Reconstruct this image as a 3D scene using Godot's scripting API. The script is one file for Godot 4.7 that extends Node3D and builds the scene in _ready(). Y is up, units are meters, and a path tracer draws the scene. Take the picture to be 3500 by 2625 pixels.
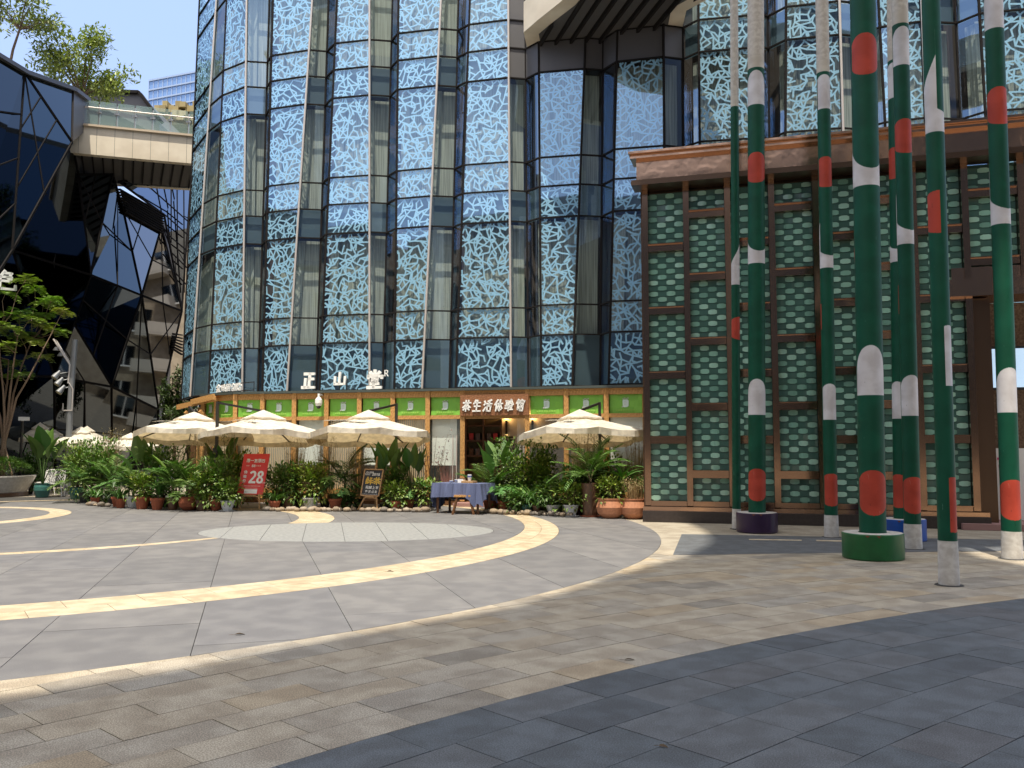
extends Node3D
# ---------------------------------------------------------------- camera model of the photograph (3500 x 2625)
const F := 2930.0
const PITCH := 4.35
const EYE := 1.6
const SUN := Vector3(0.05, -1.0, -0.33)
var cp := cos(deg_to_rad(PITCH))
var sp := sin(deg_to_rad(PITCH))
var rng := RandomNumberGenerator.new()
var used := {}
var M := {}

func P(u, v, d):            # the point at pixel (u, v) that stands d metres ahead
	var a = (u - 1750.0) / F
	var b = (1312.5 - v) / F
	var t = d / (cp - b * sp)
	return Vector3(a * t, EYE + (sp + b * cp) * t, -d)
func PY(u, v, y):           # the point at pixel (u, v) on the level y
	var a = (u - 1750.0) / F
	var b = (1312.5 - v) / F
	var t = (y - EYE) / (sp + b * cp)
	return Vector3(a * t, y, -(cp - b * sp) * t)
func GP(u, v): return PY(u, v, 0.0)
func GD(u, d):              # ground point in the column of pixel u, d metres ahead
	var q = -EYE / d
	var b = (q * cp - sp) / (cp + q * sp)
	return Vector3((u - 1750.0) / F * d / (cp - b * sp), 0.0, -d)
func pix(p: Vector3):       # pixel of a point
	var q = Vector3(p.x, p.y - EYE, p.z)
	var zz = -(q.z * cp) + q.y * sp
	var yy = q.y * cp + q.z * sp
	return Vector2(1750.0 + F * q.x / zz, 1312.5 - F * yy / zz) if zz > 0.3 else Vector2(-9999, -9999)

# ---------------------------------------------------------------- mesh builder
class MB:
	var v := PackedVector3Array()
	var n := PackedVector3Array()
	var t := PackedVector2Array()
	var c := PackedColorArray()
	var ix := PackedInt32Array()
	var col := Color(1, 1, 1)
	func vert(p, nn, uv = Vector2.ZERO):
		v.append(p); n.append(nn); t.append(uv); c.append(col)
		return v.size() - 1
	func tri(a, b, d):      # counter-clockwise from outside
		var nn = (b - a).cross(d - a).normalized()
		var i = vert(a, nn); vert(b, nn); vert(d, nn)
		ix.append(i); ix.append(i + 2); ix.append(i + 1)
	func quad(a, b, d, e, u0 = 0.0, v0 = 0.0, u1 = 1.0, v1 = 1.0):
		var nn = (b - a).cross(e - a)
		if nn.length_squared() < 1e-14: nn = (d - b).cross(e - b)
		nn = nn.normalized()
		var i = vert(a, nn, Vector2(u0, v1)); vert(b, nn, Vector2(u1, v1)); vert(d, nn, Vector2(u1, v0)); vert(e, nn, Vector2(u0, v0))
		ix.append(i); ix.append(i + 2); ix.append(i + 1); ix.append(i); ix.append(i + 3); ix.append(i + 2)
	func box(p: Vector3, s: Vector3, b := Basis()):
		var x = b.x * s.x / 2; var y = b.y * s.y / 2; var z = b.z * s.z / 2
		quad(p - x - y + z, p + x - y + z, p + x + y + z, p - x + y + z)
		quad(p + x - y - z, p - x - y - z, p - x + y - z, p + x + y - z)
		quad(p + x - y + z, p + x - y - z, p + x + y - z, p + x + y + z)
		quad(p - x - y - z, p - x - y + z, p - x + y + z, p - x + y - z)
		quad(p - x + y + z, p + x + y + z, p + x + y - z, p - x + y - z)
		quad(p - x - y - z, p + x - y - z, p + x - y + z, p - x - y + z)
	func bar(a: Vector3, b: Vector3, w: float, d: float, up := Vector3.UP):   # a beam of section w x d
		var z = (b - a).normalized()
		if absf(z.dot(up)) > 0.99: up = Vector3.RIGHT
		var x = up.cross(z).normalized()
		var y = z.cross(x)
		box((a + b) / 2, Vector3(w, d, a.distance_to(b)), Basis(x, y, z))
	func tube(path: Array, radii: Array, sides := 8, cap := true):
		var base = v.size()
		var ref = Vector3(0.31, 0.2, 0.93)
		var k = path.size()
		var run = 0.0
		for i in k:
			var d = (path[mini(i + 1, k - 1)] - path[maxi(i - 1, 0)]).normalized()
			if absf(d.dot(ref)) > 0.95: ref = Vector3(0.9, 0.1, -0.3)
			var x = (ref - d * ref.dot(d)).normalized()
			ref = x
			var y = d.cross(x)
			if i > 0: run += path[i].distance_to(path[i - 1])
			for s in sides + 1:
				var a = TAU * s / sides
				var o = x * cos(a) + y * sin(a)
				vert(path[i] + o * radii[i], o, Vector2(float(s) / sides, run))
		for i in k - 1:
			for s in sides:
				var a = base + i * (sides + 1) + s
				var b = a + sides + 1
				ix.append(a); ix.append(b); ix.append(a + 1); ix.append(a + 1); ix.append(b); ix.append(b + 1)
		if cap:
			for e in [0, k - 1]:
				var ring = base + e * (sides + 1)
				var nn = (path[k - 1] - path[k - 2]).normalized() if e else (path[0] - path[1]).normalized()
				var m = vert(path[e], nn)
				var f = v.size()
				for s in sides + 1: vert(v[ring + s], nn)
				for s in sides:
					if e: ix.append(m); ix.append(f + s + 1); ix.append(f + s)
					else: ix.append(m); ix.append(f + s); ix.append(f + s + 1)
	func lathe(o: Vector3, prof: Array, sides := 16, um := 1.0):     # prof: Vector2(radius, height), from below on the outside
		for i in prof.size() - 1:
			var a = prof[i]; var b = prof[i + 1]
			var d = (b - a).normalized()
			var base = v.size()
			for s in sides + 1:
				var w = TAU * s / sides
				var r = Vector3(cos(w), 0, sin(w))
				var nn = (r * d.y + Vector3.UP * -d.x)
				vert(o + r * a.x + Vector3.UP * a.y, nn, Vector2(um * s / sides, a.y))
				vert(o + r * b.x + Vector3.UP * b.y, nn, Vector2(um * s / sides, b.y))
			for s in sides:
				var q = base + 2 * s
				ix.append(q); ix.append(q + 2); ix.append(q + 1); ix.append(q + 1); ix.append(q + 2); ix.append(q + 3)
	func prism(poly: PackedVector2Array, y0: float, y1: float):    # poly: x and z; flat top at y1
		var p = poly.duplicate()
		var area = 0.0
		for i in p.size():
			var q = p[(i + 1) % p.size()]
			area += p[i].x * q.y - q.x * p[i].y
		if area < 0: p.reverse()      # x to z turn
		var id = Geometry2D.triangulate_polygon(p)
		var base = v.size()
		for q in p: vert(Vector3(q.x, y1, q.y), Vector3.UP, q)
		for i in range(0, id.size(), 3):
			var a = p[id[i]]; var b = p[id[i + 1]]; var d = p[id[i + 2]]
			var turn = (b - a).cross(d - a) > 0
			ix.append(base + id[i]); ix.append(base + id[i + (1 if turn else 2)]); ix.append(base + id[i + (2 if turn else 1)])
		for i in p.size():
			var a = p[i]; var b = p[(i + 1) % p.size()]
			quad(Vector3(b.x, y0, b.y), Vector3(a.x, y0, a.y), Vector3(a.x, y1, a.y), Vector3(b.x, y1, b.y))
	func under(poly: PackedVector2Array, y: float):                # a flat ceiling that faces down
		var id = Geometry2D.triangulate_polygon(poly)
		var base = v.size()
		for q in poly: vert(Vector3(q.x, y, q.y), Vector3.DOWN, q)
		for i in range(0, id.size(), 3):
			var a = poly[id[i]]; var b = poly[id[i + 1]]; var d = poly[id[i + 2]]
			var turn = (b - a).cross(d - a) < 0
			ix.append(base + id[i]); ix.append(base + id[i + (1 if turn else 2)]); ix.append(base + id[i + (2 if turn else 1)])
	func mesh() -> ArrayMesh:
		var m := ArrayMesh.new()
		if v.is_empty(): return m
		var a := []
		a.resize(Mesh.ARRAY_MAX)
		a[Mesh.ARRAY_VERTEX] = v; a[Mesh.ARRAY_NORMAL] = n; a[Mesh.ARRAY_TEX_UV] = t; a[Mesh.ARRAY_COLOR] = c; a[Mesh.ARRAY_INDEX] = ix
		m.add_surface_from_arrays(Mesh.PRIMITIVE_TRIANGLES, a)
		return m

# ---------------------------------------------------------------- things and parts
func numbered(called: String) -> String:
	used[called] = used.get(called, -1) + 1
	return called if used[called] == 0 else "%s_%03d" % [called, used[called]]
func part(called: String, what, material: Material, parent: Node3D, at := Vector3.ZERO) -> MeshInstance3D:
	var o := MeshInstance3D.new()
	o.name = called if parent != self else numbered(called)
	o.mesh = what.mesh() if what is MB else what
	o.material_override = material
	parent.add_child(o, true)
	o.position = at
	return o
func thing(called: String, label: String, category: String, at := Vector3.ZERO, group := "") -> Node3D:
	var o := Node3D.new()
	o.name = numbered(called)
	add_child(o)
	o.position = at
	return tag(o, label, category, group)
func tag(o, label: String, category: String, group := ""):
	o.set_meta("label", label); o.set_meta("category", category)
	if group: o.set_meta("group", group)
	return o
func struct(called: String, what, material: Material) -> MeshInstance3D:
	var o = part(called, what, material, self)
	o.set_meta("kind", "structure")
	return o

# ---------------------------------------------------------------- materials
func lin(r, g, b, a = 1.0) -> Color:
	var k = Color(r, g, b).linear_to_srgb()
	k.a = a
	return k
func mat(c: Color, rough := 0.8, metal := 0.0) -> StandardMaterial3D:
	var m := StandardMaterial3D.new()
	m.albedo_color = c; m.roughness = rough; m.metallic = metal
	return m
func noise_tex(freq: float, lo: Color, hi: Color, sd := 1, size := 512, octaves := 4, kind := FastNoiseLite.TYPE_SIMPLEX_SMOOTH, a := 0.3, b := 0.7) -> NoiseTexture2D:
	var f := FastNoiseLite.new()
	f.noise_type = kind; f.frequency = freq; f.seed = sd; f.fractal_octaves = octaves
	var t := NoiseTexture2D.new()
	t.width = size; t.height = size; t.noise = f; t.seamless = true
	var g := Gradient.new()
	g.offsets = PackedFloat32Array([a, b]); g.colors = PackedColorArray([lo, hi])
	t.color_ramp = g
	return t
func grainy(m: StandardMaterial3D, tex: Texture2D, scale: float, world := true) -> StandardMaterial3D:
	m.albedo_texture = tex
	m.uv1_triplanar = true; m.uv1_world_triplanar = world
	m.uv1_scale = Vector3.ONE * scale
	return m
func detail(m: StandardMaterial3D, tex: Texture2D, scale: float):   # a second, coarser pattern multiplied on
	m.detail_enabled = true; m.detail_albedo = tex
	m.detail_blend_mode = BaseMaterial3D.BLEND_MODE_MUL
	m.detail_uv_layer = BaseMaterial3D.DETAIL_UV_2
	m.uv2_triplanar = true; m.uv2_world_triplanar = true; m.uv2_scale = Vector3.ONE * scale
	return m
func coated(c: Color, share: float) -> StandardMaterial3D:      # coated glass: a share of the light is mirrored, the rest passes
	var m := mat(Color(c.r, c.g, c.b, share), 0.02, 1.0)
	m.transparency = BaseMaterial3D.TRANSPARENCY_ALPHA
	m.albedo_texture = M.white
	return m
func pane(c: Color, a: float) -> StandardMaterial3D:
	var m := mat(Color(c.r, c.g, c.b, a), 0.03)
	m.transparency = BaseMaterial3D.TRANSPARENCY_ALPHA
	return m
func leafy(c := Color(1, 1, 1), shine := 0.45) -> StandardMaterial3D:
	var m := mat(c, shine)
	m.vertex_color_use_as_albedo = true
	m.cull_mode = BaseMaterial3D.CULL_DISABLED
	m.backlight_enabled = true; m.backlight = Color(0.5, 0.56, 0.25)
	return m

func make_materials():
	var w := Image.create(4, 4, false, Image.FORMAT_RGBA8)
	w.fill(Color.WHITE)
	M.white = ImageTexture.create_from_image(w)
	M.speck = noise_tex(0.22, Color(0.72, 0.72, 0.72), Color(1, 1, 1), 3, 512, 3)
	M.stain = noise_tex(0.012, Color(0.90, 0.89, 0.88), Color(1, 1, 1), 8, 512, 5)
	M.streak = noise_tex(0.03, Color(0.91, 0.91, 0.92), Color(1, 1, 1), 14, 512, 5)
	M.speck2 = noise_tex(0.25, Color(0.86, 0.86, 0.86), Color(1, 1, 1), 9, 512, 3)
	M.woodgrain = noise_tex(0.05, Color(0.72, 0.66, 0.6), Color(1, 1, 1), 21, 256, 3)
	var tones = [Vector3(.53, .455, .34), Vector3(.50, .445, .355), Vector3(.56, .49, .375), Vector3(.46, .42, .35), Vector3(.55, .45, .31), Vector3(.38, .34, .275)]
	M.beige = []
	for t in tones: M.beige.append(detail(grainy(mat(lin(t.x, t.y, t.z), 0.85), M.speck, 0.75), M.stain, 0.4))
	tones = [Vector3(.142, .160, .178), Vector3(.125, .143, .160), Vector3(.155, .168, .182), Vector3(.108, .122, .138), Vector3(.140, .146, .156)]
	M.slate = []
	for t in tones: M.slate.append(detail(grainy(mat(lin(t.x, t.y, t.z), 0.75), M.speck, 0.8), M.stain, 0.5))
	tones = [Vector3(.200, .195, .193), Vector3(.186, .182, .180), Vector3(.215, .209, .204), Vector3(.193, .190, .192)]
	M.slab = []
	for t in tones: M.slab.append(detail(grainy(mat(lin(t.x, t.y, t.z), 0.7), M.speck2, 0.9), M.streak, 0.12))
	tones = [Vector3(.70, .58, .40), Vector3(.73, .61, .43), Vector3(.66, .54, .36)]
	M.cream = []
	for t in tones: M.cream.append(detail(grainy(mat(lin(t.x, t.y, t.z), 0.8), M.speck, 1.6), M.stain, 0.5))
	M.disc = grainy(mat(lin(.27, .275, .265), 0.7), M.streak, 0.6)
	M.mortar = grainy(mat(lin(.07, .068, .065), 0.95), M.speck, 2.0)
	M.ground = detail(grainy(mat(lin(.40, .36, .295), 0.9), M.speck, 1.2), M.stain, 0.15)
	M.farpave = detail(grainy(mat(lin(.50, .445, .35), 0.85), M.speck, 1.2), M.stain, 0.3)
	M.pink = grainy(mat(lin(.42, .24, .22), 0.85), M.speck, 1.5)
	M.gloss = coated(lin(.46, .70, 1.0), 0.26)
	M.frit = mat(lin(.40, .72, .90), 0.6)
	M.spandrel = mat(lin(.075, .13, .155), 0.5)
	M.curtain = grainy(mat(lin(.48, .56, .49), 0.9), noise_tex(0.06, Color(0.78, 0.78, 0.78), Color(1, 1, 1), 5, 256, 2), 1.0)
	M.curtain.uv1_scale = Vector3(1.6, 0.03, 1.6)
	M.frame = mat(lin(.020, .018, .018), 0.75)
	M.frame.metallic_specular = 0.2
	M.silver = mat(lin(.62, .57, .53), 0.4, 0.35)
	M.greymetal = mat(lin(.125, .125, .135), 0.5, 0.3)
	M.blackglass = mat(lin(.10, .135, .185), 0.03, 1.0)
	M.tintglass = []
	for t in [Vector3(.07, .088, .105), Vector3(.075, .105, .13), Vector3(.24, .25, .27), Vector3(.042, .052, .064), Vector3(.20, .25, .33)]: M.tintglass.append(mat(lin(t.x, t.y, t.z), 0.03, 1.0))
	M.dark = mat(lin(.02, .02, .022), 0.6)
	M.room = mat(lin(.10, .09, .08), 0.9)
	M.creampaint = grainy(mat(lin(.78, .70, .56), 0.6), noise_tex(0.01, Color(0.94, 0.93, 0.92), Color(1, 1, 1), 77, 256, 4), 0.25)
	M.wood = grainy(mat(lin(.68, .39, .14), 0.55), M.woodgrain, 1.0, false)
	M.wood.uv1_scale = Vector3(6, 0.8, 6)
	M.darkwood = grainy(mat(lin(.20, .095, .04), 0.6), M.woodgrain, 2.0, false)
	M.palewood = grainy(mat(lin(.62, .40, .20), 0.6), M.woodgrain, 3.0, false)
	M.copper = mat(lin(.52, .32, .21), 0.15, 1.0)
	var hn := noise_tex(0.012, Color.BLACK, Color.WHITE, 4, 256, 2)
	M.copper.heightmap_enabled = false
	M.copper.normal_enabled = true
	hn.as_normal_map = true; hn.bump_strength = 2.0
	M.copper.normal_texture = hn; M.copper.normal_scale = 0.12
	M.copper.uv1_triplanar = true; M.copper.uv1_world_triplanar = true; M.copper.uv1_scale = Vector3.ONE * 0.9
	M.darkcopper = mat(lin(.40, .245, .16), 0.14, 1.0)
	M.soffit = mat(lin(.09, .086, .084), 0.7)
	M.signwood = grainy(mat(lin(.34, .155, .07), 0.7), M.woodgrain, 2.0, false)
	M.bronze = mat(lin(.12, .075, .05), 0.28, 0.8)
	M.tileglass = []
	for t in [Vector3(.21, .42, .33), Vector3(.26, .49, .385), Vector3(.16, .33, .26), Vector3(.34, .58, .47), Vector3(.06, .135, .11)]: M.tileglass.append(mat(lin(t.x, t.y, t.z), 0.10))
	M.tileback = mat(lin(.055, .12, .10), 0.2)
	M.canvas = grainy(mat(lin(.86, .81, .70), 0.85), noise_tex(0.02, Color(0.88, 0.88, 0.88), Color(1, 1, 1), 31, 256, 4), 0.9)
	M.canvas.cull_mode = BaseMaterial3D.CULL_DISABLED
	M.canvas.backlight_enabled = true; M.canvas.backlight = Color(0.8, 0.74, 0.62)
	M.pole = mat(lin(.06, .055, .05), 0.4, 0.6)
	M.steel = mat(lin(.30, .31, .32), 0.4, 0.5)
	M.whitepaint = mat(lin(.78, .78, .76), 0.5)
	M.white_concrete = grainy(mat(lin(.60, .58, .54), 0.85), M.stain, 1.4)
	M.terracotta = grainy(mat(lin(.36, .105, .05), 0.75), M.stain, 3.0)
	M.terrapale = grainy(mat(lin(.50, .22, .115), 0.7), M.stain, 2.0)
	M.brownglaze = grainy(mat(lin(.14, .075, .045), 0.3), M.stain, 3.0)
	M.tealglaze = mat(lin(.05, .16, .14), 0.25)
	M.porcelain = mat(lin(.66, .68, .70), 0.25)
	M.blackpot = mat(lin(.03, .03, .03), 0.5)
	M.soil = mat(lin(.05, .035, .025), 0.95)
	M.leaf = leafy()
	M.bark = grainy(mat(lin(.22, .16, .11), 0.9), M.woodgrain, 3.0)
	M.palebark = grainy(mat(lin(.34, .25, .18), 0.9), M.woodgrain, 3.0)
	M.stonepebble = []
	for t in [Vector3(.33, .26, .18), Vector3(.27, .21, .15), Vector3(.38, .32, .25), Vector3(.19, .165, .14)]: M.stonepebble.append(grainy(mat(lin(t.x, t.y, t.z), 0.8), M.stain, 5.0))
	M.blind = mat(lin(.74, .80, .74), 0.85)
	M.slat = mat(lin(.70, .56, .36), 0.6)
	M.red = mat(lin(.70, .045, .04), 0.5)
	M.ink = mat(lin(.86, .86, .84), 0.6)
	M.blackink = mat(lin(.02, .02, .02), 0.6)
	M.gold = mat(lin(.75, .50, .08), 0.6)
	M.chalk = mat(lin(.035, .04, .05), 0.7)
	M.bluecloth = grainy(mat(lin(.125, .155, .29), 0.9), M.speck, 4.0)
	M.bluecloth.cull_mode = BaseMaterial3D.CULL_DISABLED
	M.vinyl = mat(lin(.19, .47, .06), 0.45)
	M.vinyl_pale = mat(lin(.60, .74, .70), 0.5)
	M.vinyl_text = mat(lin(.30, .55, .10), 0.5)
	M.clear = pane(lin(.6, .7, .68), 0.06)
	M.rail = pane(lin(.45, .68, .66), 0.28)

# ---------------------------------------------------------------- lettering: strokes on a 10 x 10 grid
const GLYPH := {
	"茶": "0797 3936 6966 4603 4693 2373 4540 3311 5381", "生": "2906 1787 1484 0090 4940", "活": "0817 0516 0023 8948 3696 6864 4484804044", "体": "3905 2620 4696 6960 6632 6692 5181", "验": "0838 3834 1814 0444 4440 0232 6945 6995 5686 5364 7463 8572 4191",
	"馆": "2906 1838 3836 272143 6968 4898 4847 9897 5650 5686845456 5383805053", "正": "1888 5850 5585 2520 0090", "山": "4941 060191 9691", "堂": "4947 1827 7867 0696 0605 9695 3565633335 2272 4340 0090",
	"金": "4906 4996 2575 1373 4540 2211 6271 0090", "骏": "0838 3834 1814 0444 4440 0232 6957 5787 7685 5564 8593 6440 5490 6391", "眉": "0989860609 4946 0600 2575 2520 7570 2373 2171", "创": "3905 3967 15454213 13105052 7872 999080", "始": "290440 3900 0636 694787 8796 5484805054",
	"周": "198980 1900 3777 3575 5855 3363603033", "一": "0595", "至": "0898 4825 2585 6784 1383 4540 0090", "四": "0888800008 383413 585484", "价": "3905 2620 6934 6994 5450 7470", "绿": "290535 370333 0132 585878 4595 7855 6560 5321 7392 5472",
	"抢": "0737 292010 0343 6945 6995 547472 54509091", "鲜": "1806 1838 0656520206 0454 2652 0060 6978 9888 5797 5595 5292 7770", "上": "4940 4585 0090", "市": "4948 0797 2520 25757161 4840", "欢": "0848 4801 1640 6944 5888 8876 6742 6592", "迎": "0817 0525 2521 2011 11 0090 4843 3854 58887585 6860",
	"品": "2979755255 0444400004 5494905054", "鉴": "1915 3935 6957 6686 4523 4583 3363 1262 4430 0090", "色": "3916 3868 6856 1666 6664 6414 1610 1080 8082 4664", "传": "3905 2620 4898 4595 6844 4484 8462 5362", "承": "1888 8857 5750 2575 2373 2171 4625 2501 5792",
}
func letters(mb: MB, text: String, o: Vector3, x: Vector3, y: Vector3, size: float, pitch: float, w := 0.13, deep := 0.0, wide := 1.0):
	# o is the lower left corner of the first sign; x and y are unit vectors
	var n = x.cross(y).normalized()
	for ch in text:
		for s in GLYPH.get(ch, "").split(" ", false):
			var last = null
			for i in range(0, s.length(), 2):
				var q = o + x * (float(s[i]) / 9.0 * size * wide) + y * (float(s[i + 1]) / 9.0 * size)
				if last != null and q.distance_to(last) > 1e-5:
					var d = (q - last).normalized()
					var side = n.cross(d) * size * w / 2
					var e = d * size * w * 0.32
					var a = last - e; var b = q + e
					var w2 = 0.78                      # a stroke thins towards its end, as a brush does
					mb.quad(a - side + n * deep, b - side * w2 + n * deep, b + side * w2 + n * deep, a + side + n * deep)
					if deep > 0.0:
						mb.quad(a - side, b - side * w2, b - side * w2 + n * deep, a - side + n * deep)
						mb.quad(b + side * w2, a + side, a + side + n * deep, b + side * w2 + n * deep)
						mb.quad(b - side * w2, b + side * w2, b + side * w2 + n * deep, b - side * w2 + n * deep)
						mb.quad(a + side, a - side, a - side + n * deep, a + side + n * deep)
				last = q
		o += x * pitch
func latin(text: String, size: float, deep: float, bold := true) -> TextMesh:
	var t := TextMesh.new()
	var f := SystemFont.new()
	f.font_names = PackedStringArray(["Droid Sans"])
	f.font_weight = 700 if bold else 400
	t.font = f; t.text = text; t.font_size = 64; t.pixel_size = size / 46.0; t.depth = deep
	t.horizontal_alignment = HORIZONTAL_ALIGNMENT_LEFT
	return t

# ---------------------------------------------------------------- the scene
func _ready():
	rng.seed = 20180515
	# camera
	var cam := Camera3D.new()
	cam.name = "camera"
	add_child(cam)
	cam.position = Vector3(0, EYE, 0)
	cam.rotation_degrees = Vector3(PITCH, 0, 0)
	cam.fov = rad_to_deg(2.0 * atan(1312.5 / F))
	cam.near = 0.05; cam.far = 2000.0; cam.current = true
	# sky, air and exposure
	var sky := ProceduralSkyMaterial.new()
	sky.sky_top_color = lin(.215, .325, .60); sky.sky_horizon_color = lin(.44, .51, .61); sky.sky_curve = 0.20
	sky.ground_bottom_color = lin(.20, .19, .18); sky.ground_horizon_color = lin(.34, .35, .36)
	sky.sun_angle_max = 90.0; sky.sun_curve = 0.75
	var env := Environment.new()
	env.background_mode = Environment.BG_SKY
	env.sky = Sky.new(); env.sky.sky_material = sky
	env.tonemap_mode = Environment.TONE_MAPPER_LINEAR
	env.tonemap_exposure = 2.0
	env.sdfgi_enabled = true; env.ssao_enabled = true; env.ssil_enabled = true
	var we := WorldEnvironment.new()
	we.name = "world_environment"; we.environment = env
	add_child(we)
	# sun: high, from behind the camera
	var sun := DirectionalLight3D.new()
	sun.name = "sun"
	add_child(sun)
	sun.look_at_from_position(Vector3.ZERO, SUN, Vector3(0, 0, -1))
	sun.light_color = Color(1.0, 0.96, 0.89); sun.light_energy = 1.0; sun.light_angular_distance = 0.53
	sun.shadow_enabled = true
	make_materials()
	build_ground()
	build_tower()
	build_pavilion()
	build_dark_building()
	build_background()
	build_shade()
	build_tea_house()
	build_poles()
	build_umbrellas()
	build_furniture()
	build_trees()
	build_plants()
	print("done ", Time.get_ticks_msec())

# ---------------------------------------------------------------- ground
func circle(c: Vector2, r: float, n := 96) -> PackedVector2Array:
	var p := PackedVector2Array()
	for i in n: p.append(c + Vector2(cos(TAU * i / n), sin(TAU * i / n)) * r)
	return p
func in_view(poly, y := 0.0, pad := 250.0) -> bool:
	var lo = Vector2(1e9, 1e9); var hi = -lo
	for q in poly:
		var s = pix(Vector3(q.x, y, q.y))
		if s.x < -9000: continue
		lo = lo.min(s); hi = hi.max(s)
	return hi.x > -pad and lo.x < 3500 + pad and hi.y > 0 and lo.y < 2625 + pad * 1.6
func shrink(poly: PackedVector2Array, by: float) -> Array:
	return Geometry2D.offset_polygon(poly, -by)
func build_ground():
	var big := MB.new()
	big.prism(circle(Vector2(0, 0), 420.0, 64), -0.5, -0.035)
	struct("ground", big, M.ground)
	# plane coordinates: x and world z (minus depth)
	var edge := circle(Vector2(-10.44, -17.39), 13.24, 160)
	var bandO := circle(Vector2(-9.68, -17.61), 10.62, 160)
	var bandI := circle(Vector2(-10.02, -18.05), 10.28, 160)
	var disc := PackedVector2Array()
	for i in 72: disc.append(Vector2(-3.22 + 2.86 * cos(TAU * i / 72), -17.0 + 1.98 * sin(TAU * i / 72)))
	# mortar beds a little below the stones
	var bed := MB.new()
	bed.prism(edge, -0.2, -0.012)
	var plaza = struct("plaza", bed, M.mortar)
	# cream bands: traced from the photograph onto the ground, cut into stones
	var cream := []
	cream.append_array(ring_cells(Vector2(-9.68, -17.61), 10.62, Vector2(-10.02, -18.05), 10.28, 2, 0.75, 0, TAU))
	var band3 = ring_cells(Vector2(-10.22, -18.13), 5.52, Vector2(-10.9, -19.2), 6.48, 1, 0.8, 0.15 * PI, 0.75 * PI)
	var left = ring_cells(Vector2(-14.71, -20.18), 3.95, Vector2(-14.78, -20.22), 3.5, 1, 0.7, -0.62 * PI, 0.40 * PI)
	var curl = ring_cells(Vector2(-9.76, -18.97), 5.75, Vector2(-10.05, -19.05), 5.2, 1, 0.7, -0.30 * PI, 0.02 * PI)
	var back := []
	for k in 6:
		var u0 = 700 + k * 82.0; var u1 = u0 + 82.0
		var a = GP(u0, 1737); var b = GP(u1, 1737); var c = GP(u1, 1744.5); var d = GP(u0, 1744.5)
		back.append(PackedVector2Array([Vector2(a.x, a.z), Vector2(b.x, b.z), Vector2(c.x, c.z), Vector2(d.x, d.z)]))
	var k3 := []
	for q in band3:
		for r in Geometry2D.clip_polygons(q, disc): k3.append(r)
	cream.append_array(k3); cream.append_array(left); cream.append_array(curl); cream.append_array(back)
	var band_union := [bandO]
	var holes: Array = k3 + left + curl + back
	for q in cream:
		if not in_view(q, 0.0, 1800.0): continue
		for r in shrink(q, 0.003):
			if r.size() < 3: continue
			var mb := MB.new(); mb.prism(r, -0.012, rng.randf_range(0.0, 0.0015))
			part("band_stone", mb, M.cream[rng.randi() % 3], plaza)
	# pale disc in wedges
	for k in range(-3, 12):
		var half := PackedVector2Array([Vector2(-3.22 - 3.0 + k * 0.75, -20), Vector2(-3.22 - 3.0 + (k + 1) * 0.75, -20), Vector2(-3.22 - 2.3 + (k + 1) * 0.75 + 0.6, -14), Vector2(-3.22 - 2.3 + k * 0.75 + 0.6, -14)])
		for r in Geometry2D.intersect_polygons(half, disc):
			for s in shrink(r, 0.004):
				var mb := MB.new(); mb.prism(s, -0.012, 0.0005)
				part("disc_stone", mb, M.disc, plaza)
	# large grey slabs
	var ux := Vector2(0.957, -0.29); var uy := Vector2(-0.29, -0.957)
	for i in range(-16, 17):
		for j in range(-7, 8):
			var o = Vector2(-2.5, -6.8) + ux * (i * 1.31) + uy * (j * 2.62 + (1.31 if i % 2 else 0.35))
			var cell := PackedVector2Array([o, o + ux * 1.31, o + ux * 1.31 + uy * 2.62, o + uy * 2.62])
			if not in_view(cell, 0.0, 1800.0): continue
			var pieces := []
			for r in Geometry2D.intersect_polygons(cell, edge): pieces.append(r)
			var next := []
			# outside the wide band, or inside it
			for r in pieces:
				next.append_array(Geometry2D.clip_polygons(r, bandO))
				for s in Geometry2D.intersect_polygons(r, bandI): next.append_array(Geometry2D.clip_polygons(s, disc))
			for h in holes:
				var cut := []
				for r in next: cut.append_array(Geometry2D.clip_polygons(r, h))
				next = cut
			var tone = M.slab[rng.randi() % 4]
			for r in next:
				if Geometry2D.is_polygon_clockwise(r): continue
				for s in shrink(r, 0.0035):
					if s.size() < 3: continue
					var mb := MB.new(); mb.prism(s, -0.012, rng.randf_range(-0.0008, 0.0008))
					if mb.ix.size() > 3: part("slab", mb, tone, plaza)
	# pavers in arcs round a far centre: slate inside radius 22.4, beige outside it
	var c0 := Vector2(15.13, 10.86)
	paver_field("slate_paving", c0, 22.4, -1, 0.40, 0.66, M.slate, edge, 1.0, 24.0)
	paver_field("beige_paving", c0, 22.4, 1, 0.315, 0.62, M.beige, edge, 1.0, 13.6)
	# paving farther off, where the stones can no longer be told apart
	var far := MB.new()
	var pts := PackedVector2Array()
	for q in [Vector2(-60, -13.2), Vector2(60, -13.2), Vector2(60, -80), Vector2(-60, -80)]: pts.append(q)
	var rest = Geometry2D.clip_polygons(pts, edge)
	for r in rest:
		if not Geometry2D.is_polygon_clockwise(r): far.prism(r, -0.2, -0.006)
	struct("pavement", far, M.farpave)
	# strips of other stone before the pavilion
	var strips := [[[Vector2(2235, 1765), Vector2(3420, 1790), Vector2(3420, 1812), Vector2(2205, 1771)], M.pink], [[Vector2(2330, 1826), Vector2(3500, 1846), Vector2(3500, 1882), Vector2(2300, 1897)], M.slate[2]], [[Vector2(2560, 1843), Vector2(2740, 1846), Vector2(2740, 1849), Vector2(2560, 1846)], M.cream[1]], [[Vector2(2790, 1847), Vector2(2990, 1851), Vector2(2990, 1855), Vector2(2790, 1850)], M.cream[1]]]
	var lift = 0.0
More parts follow.
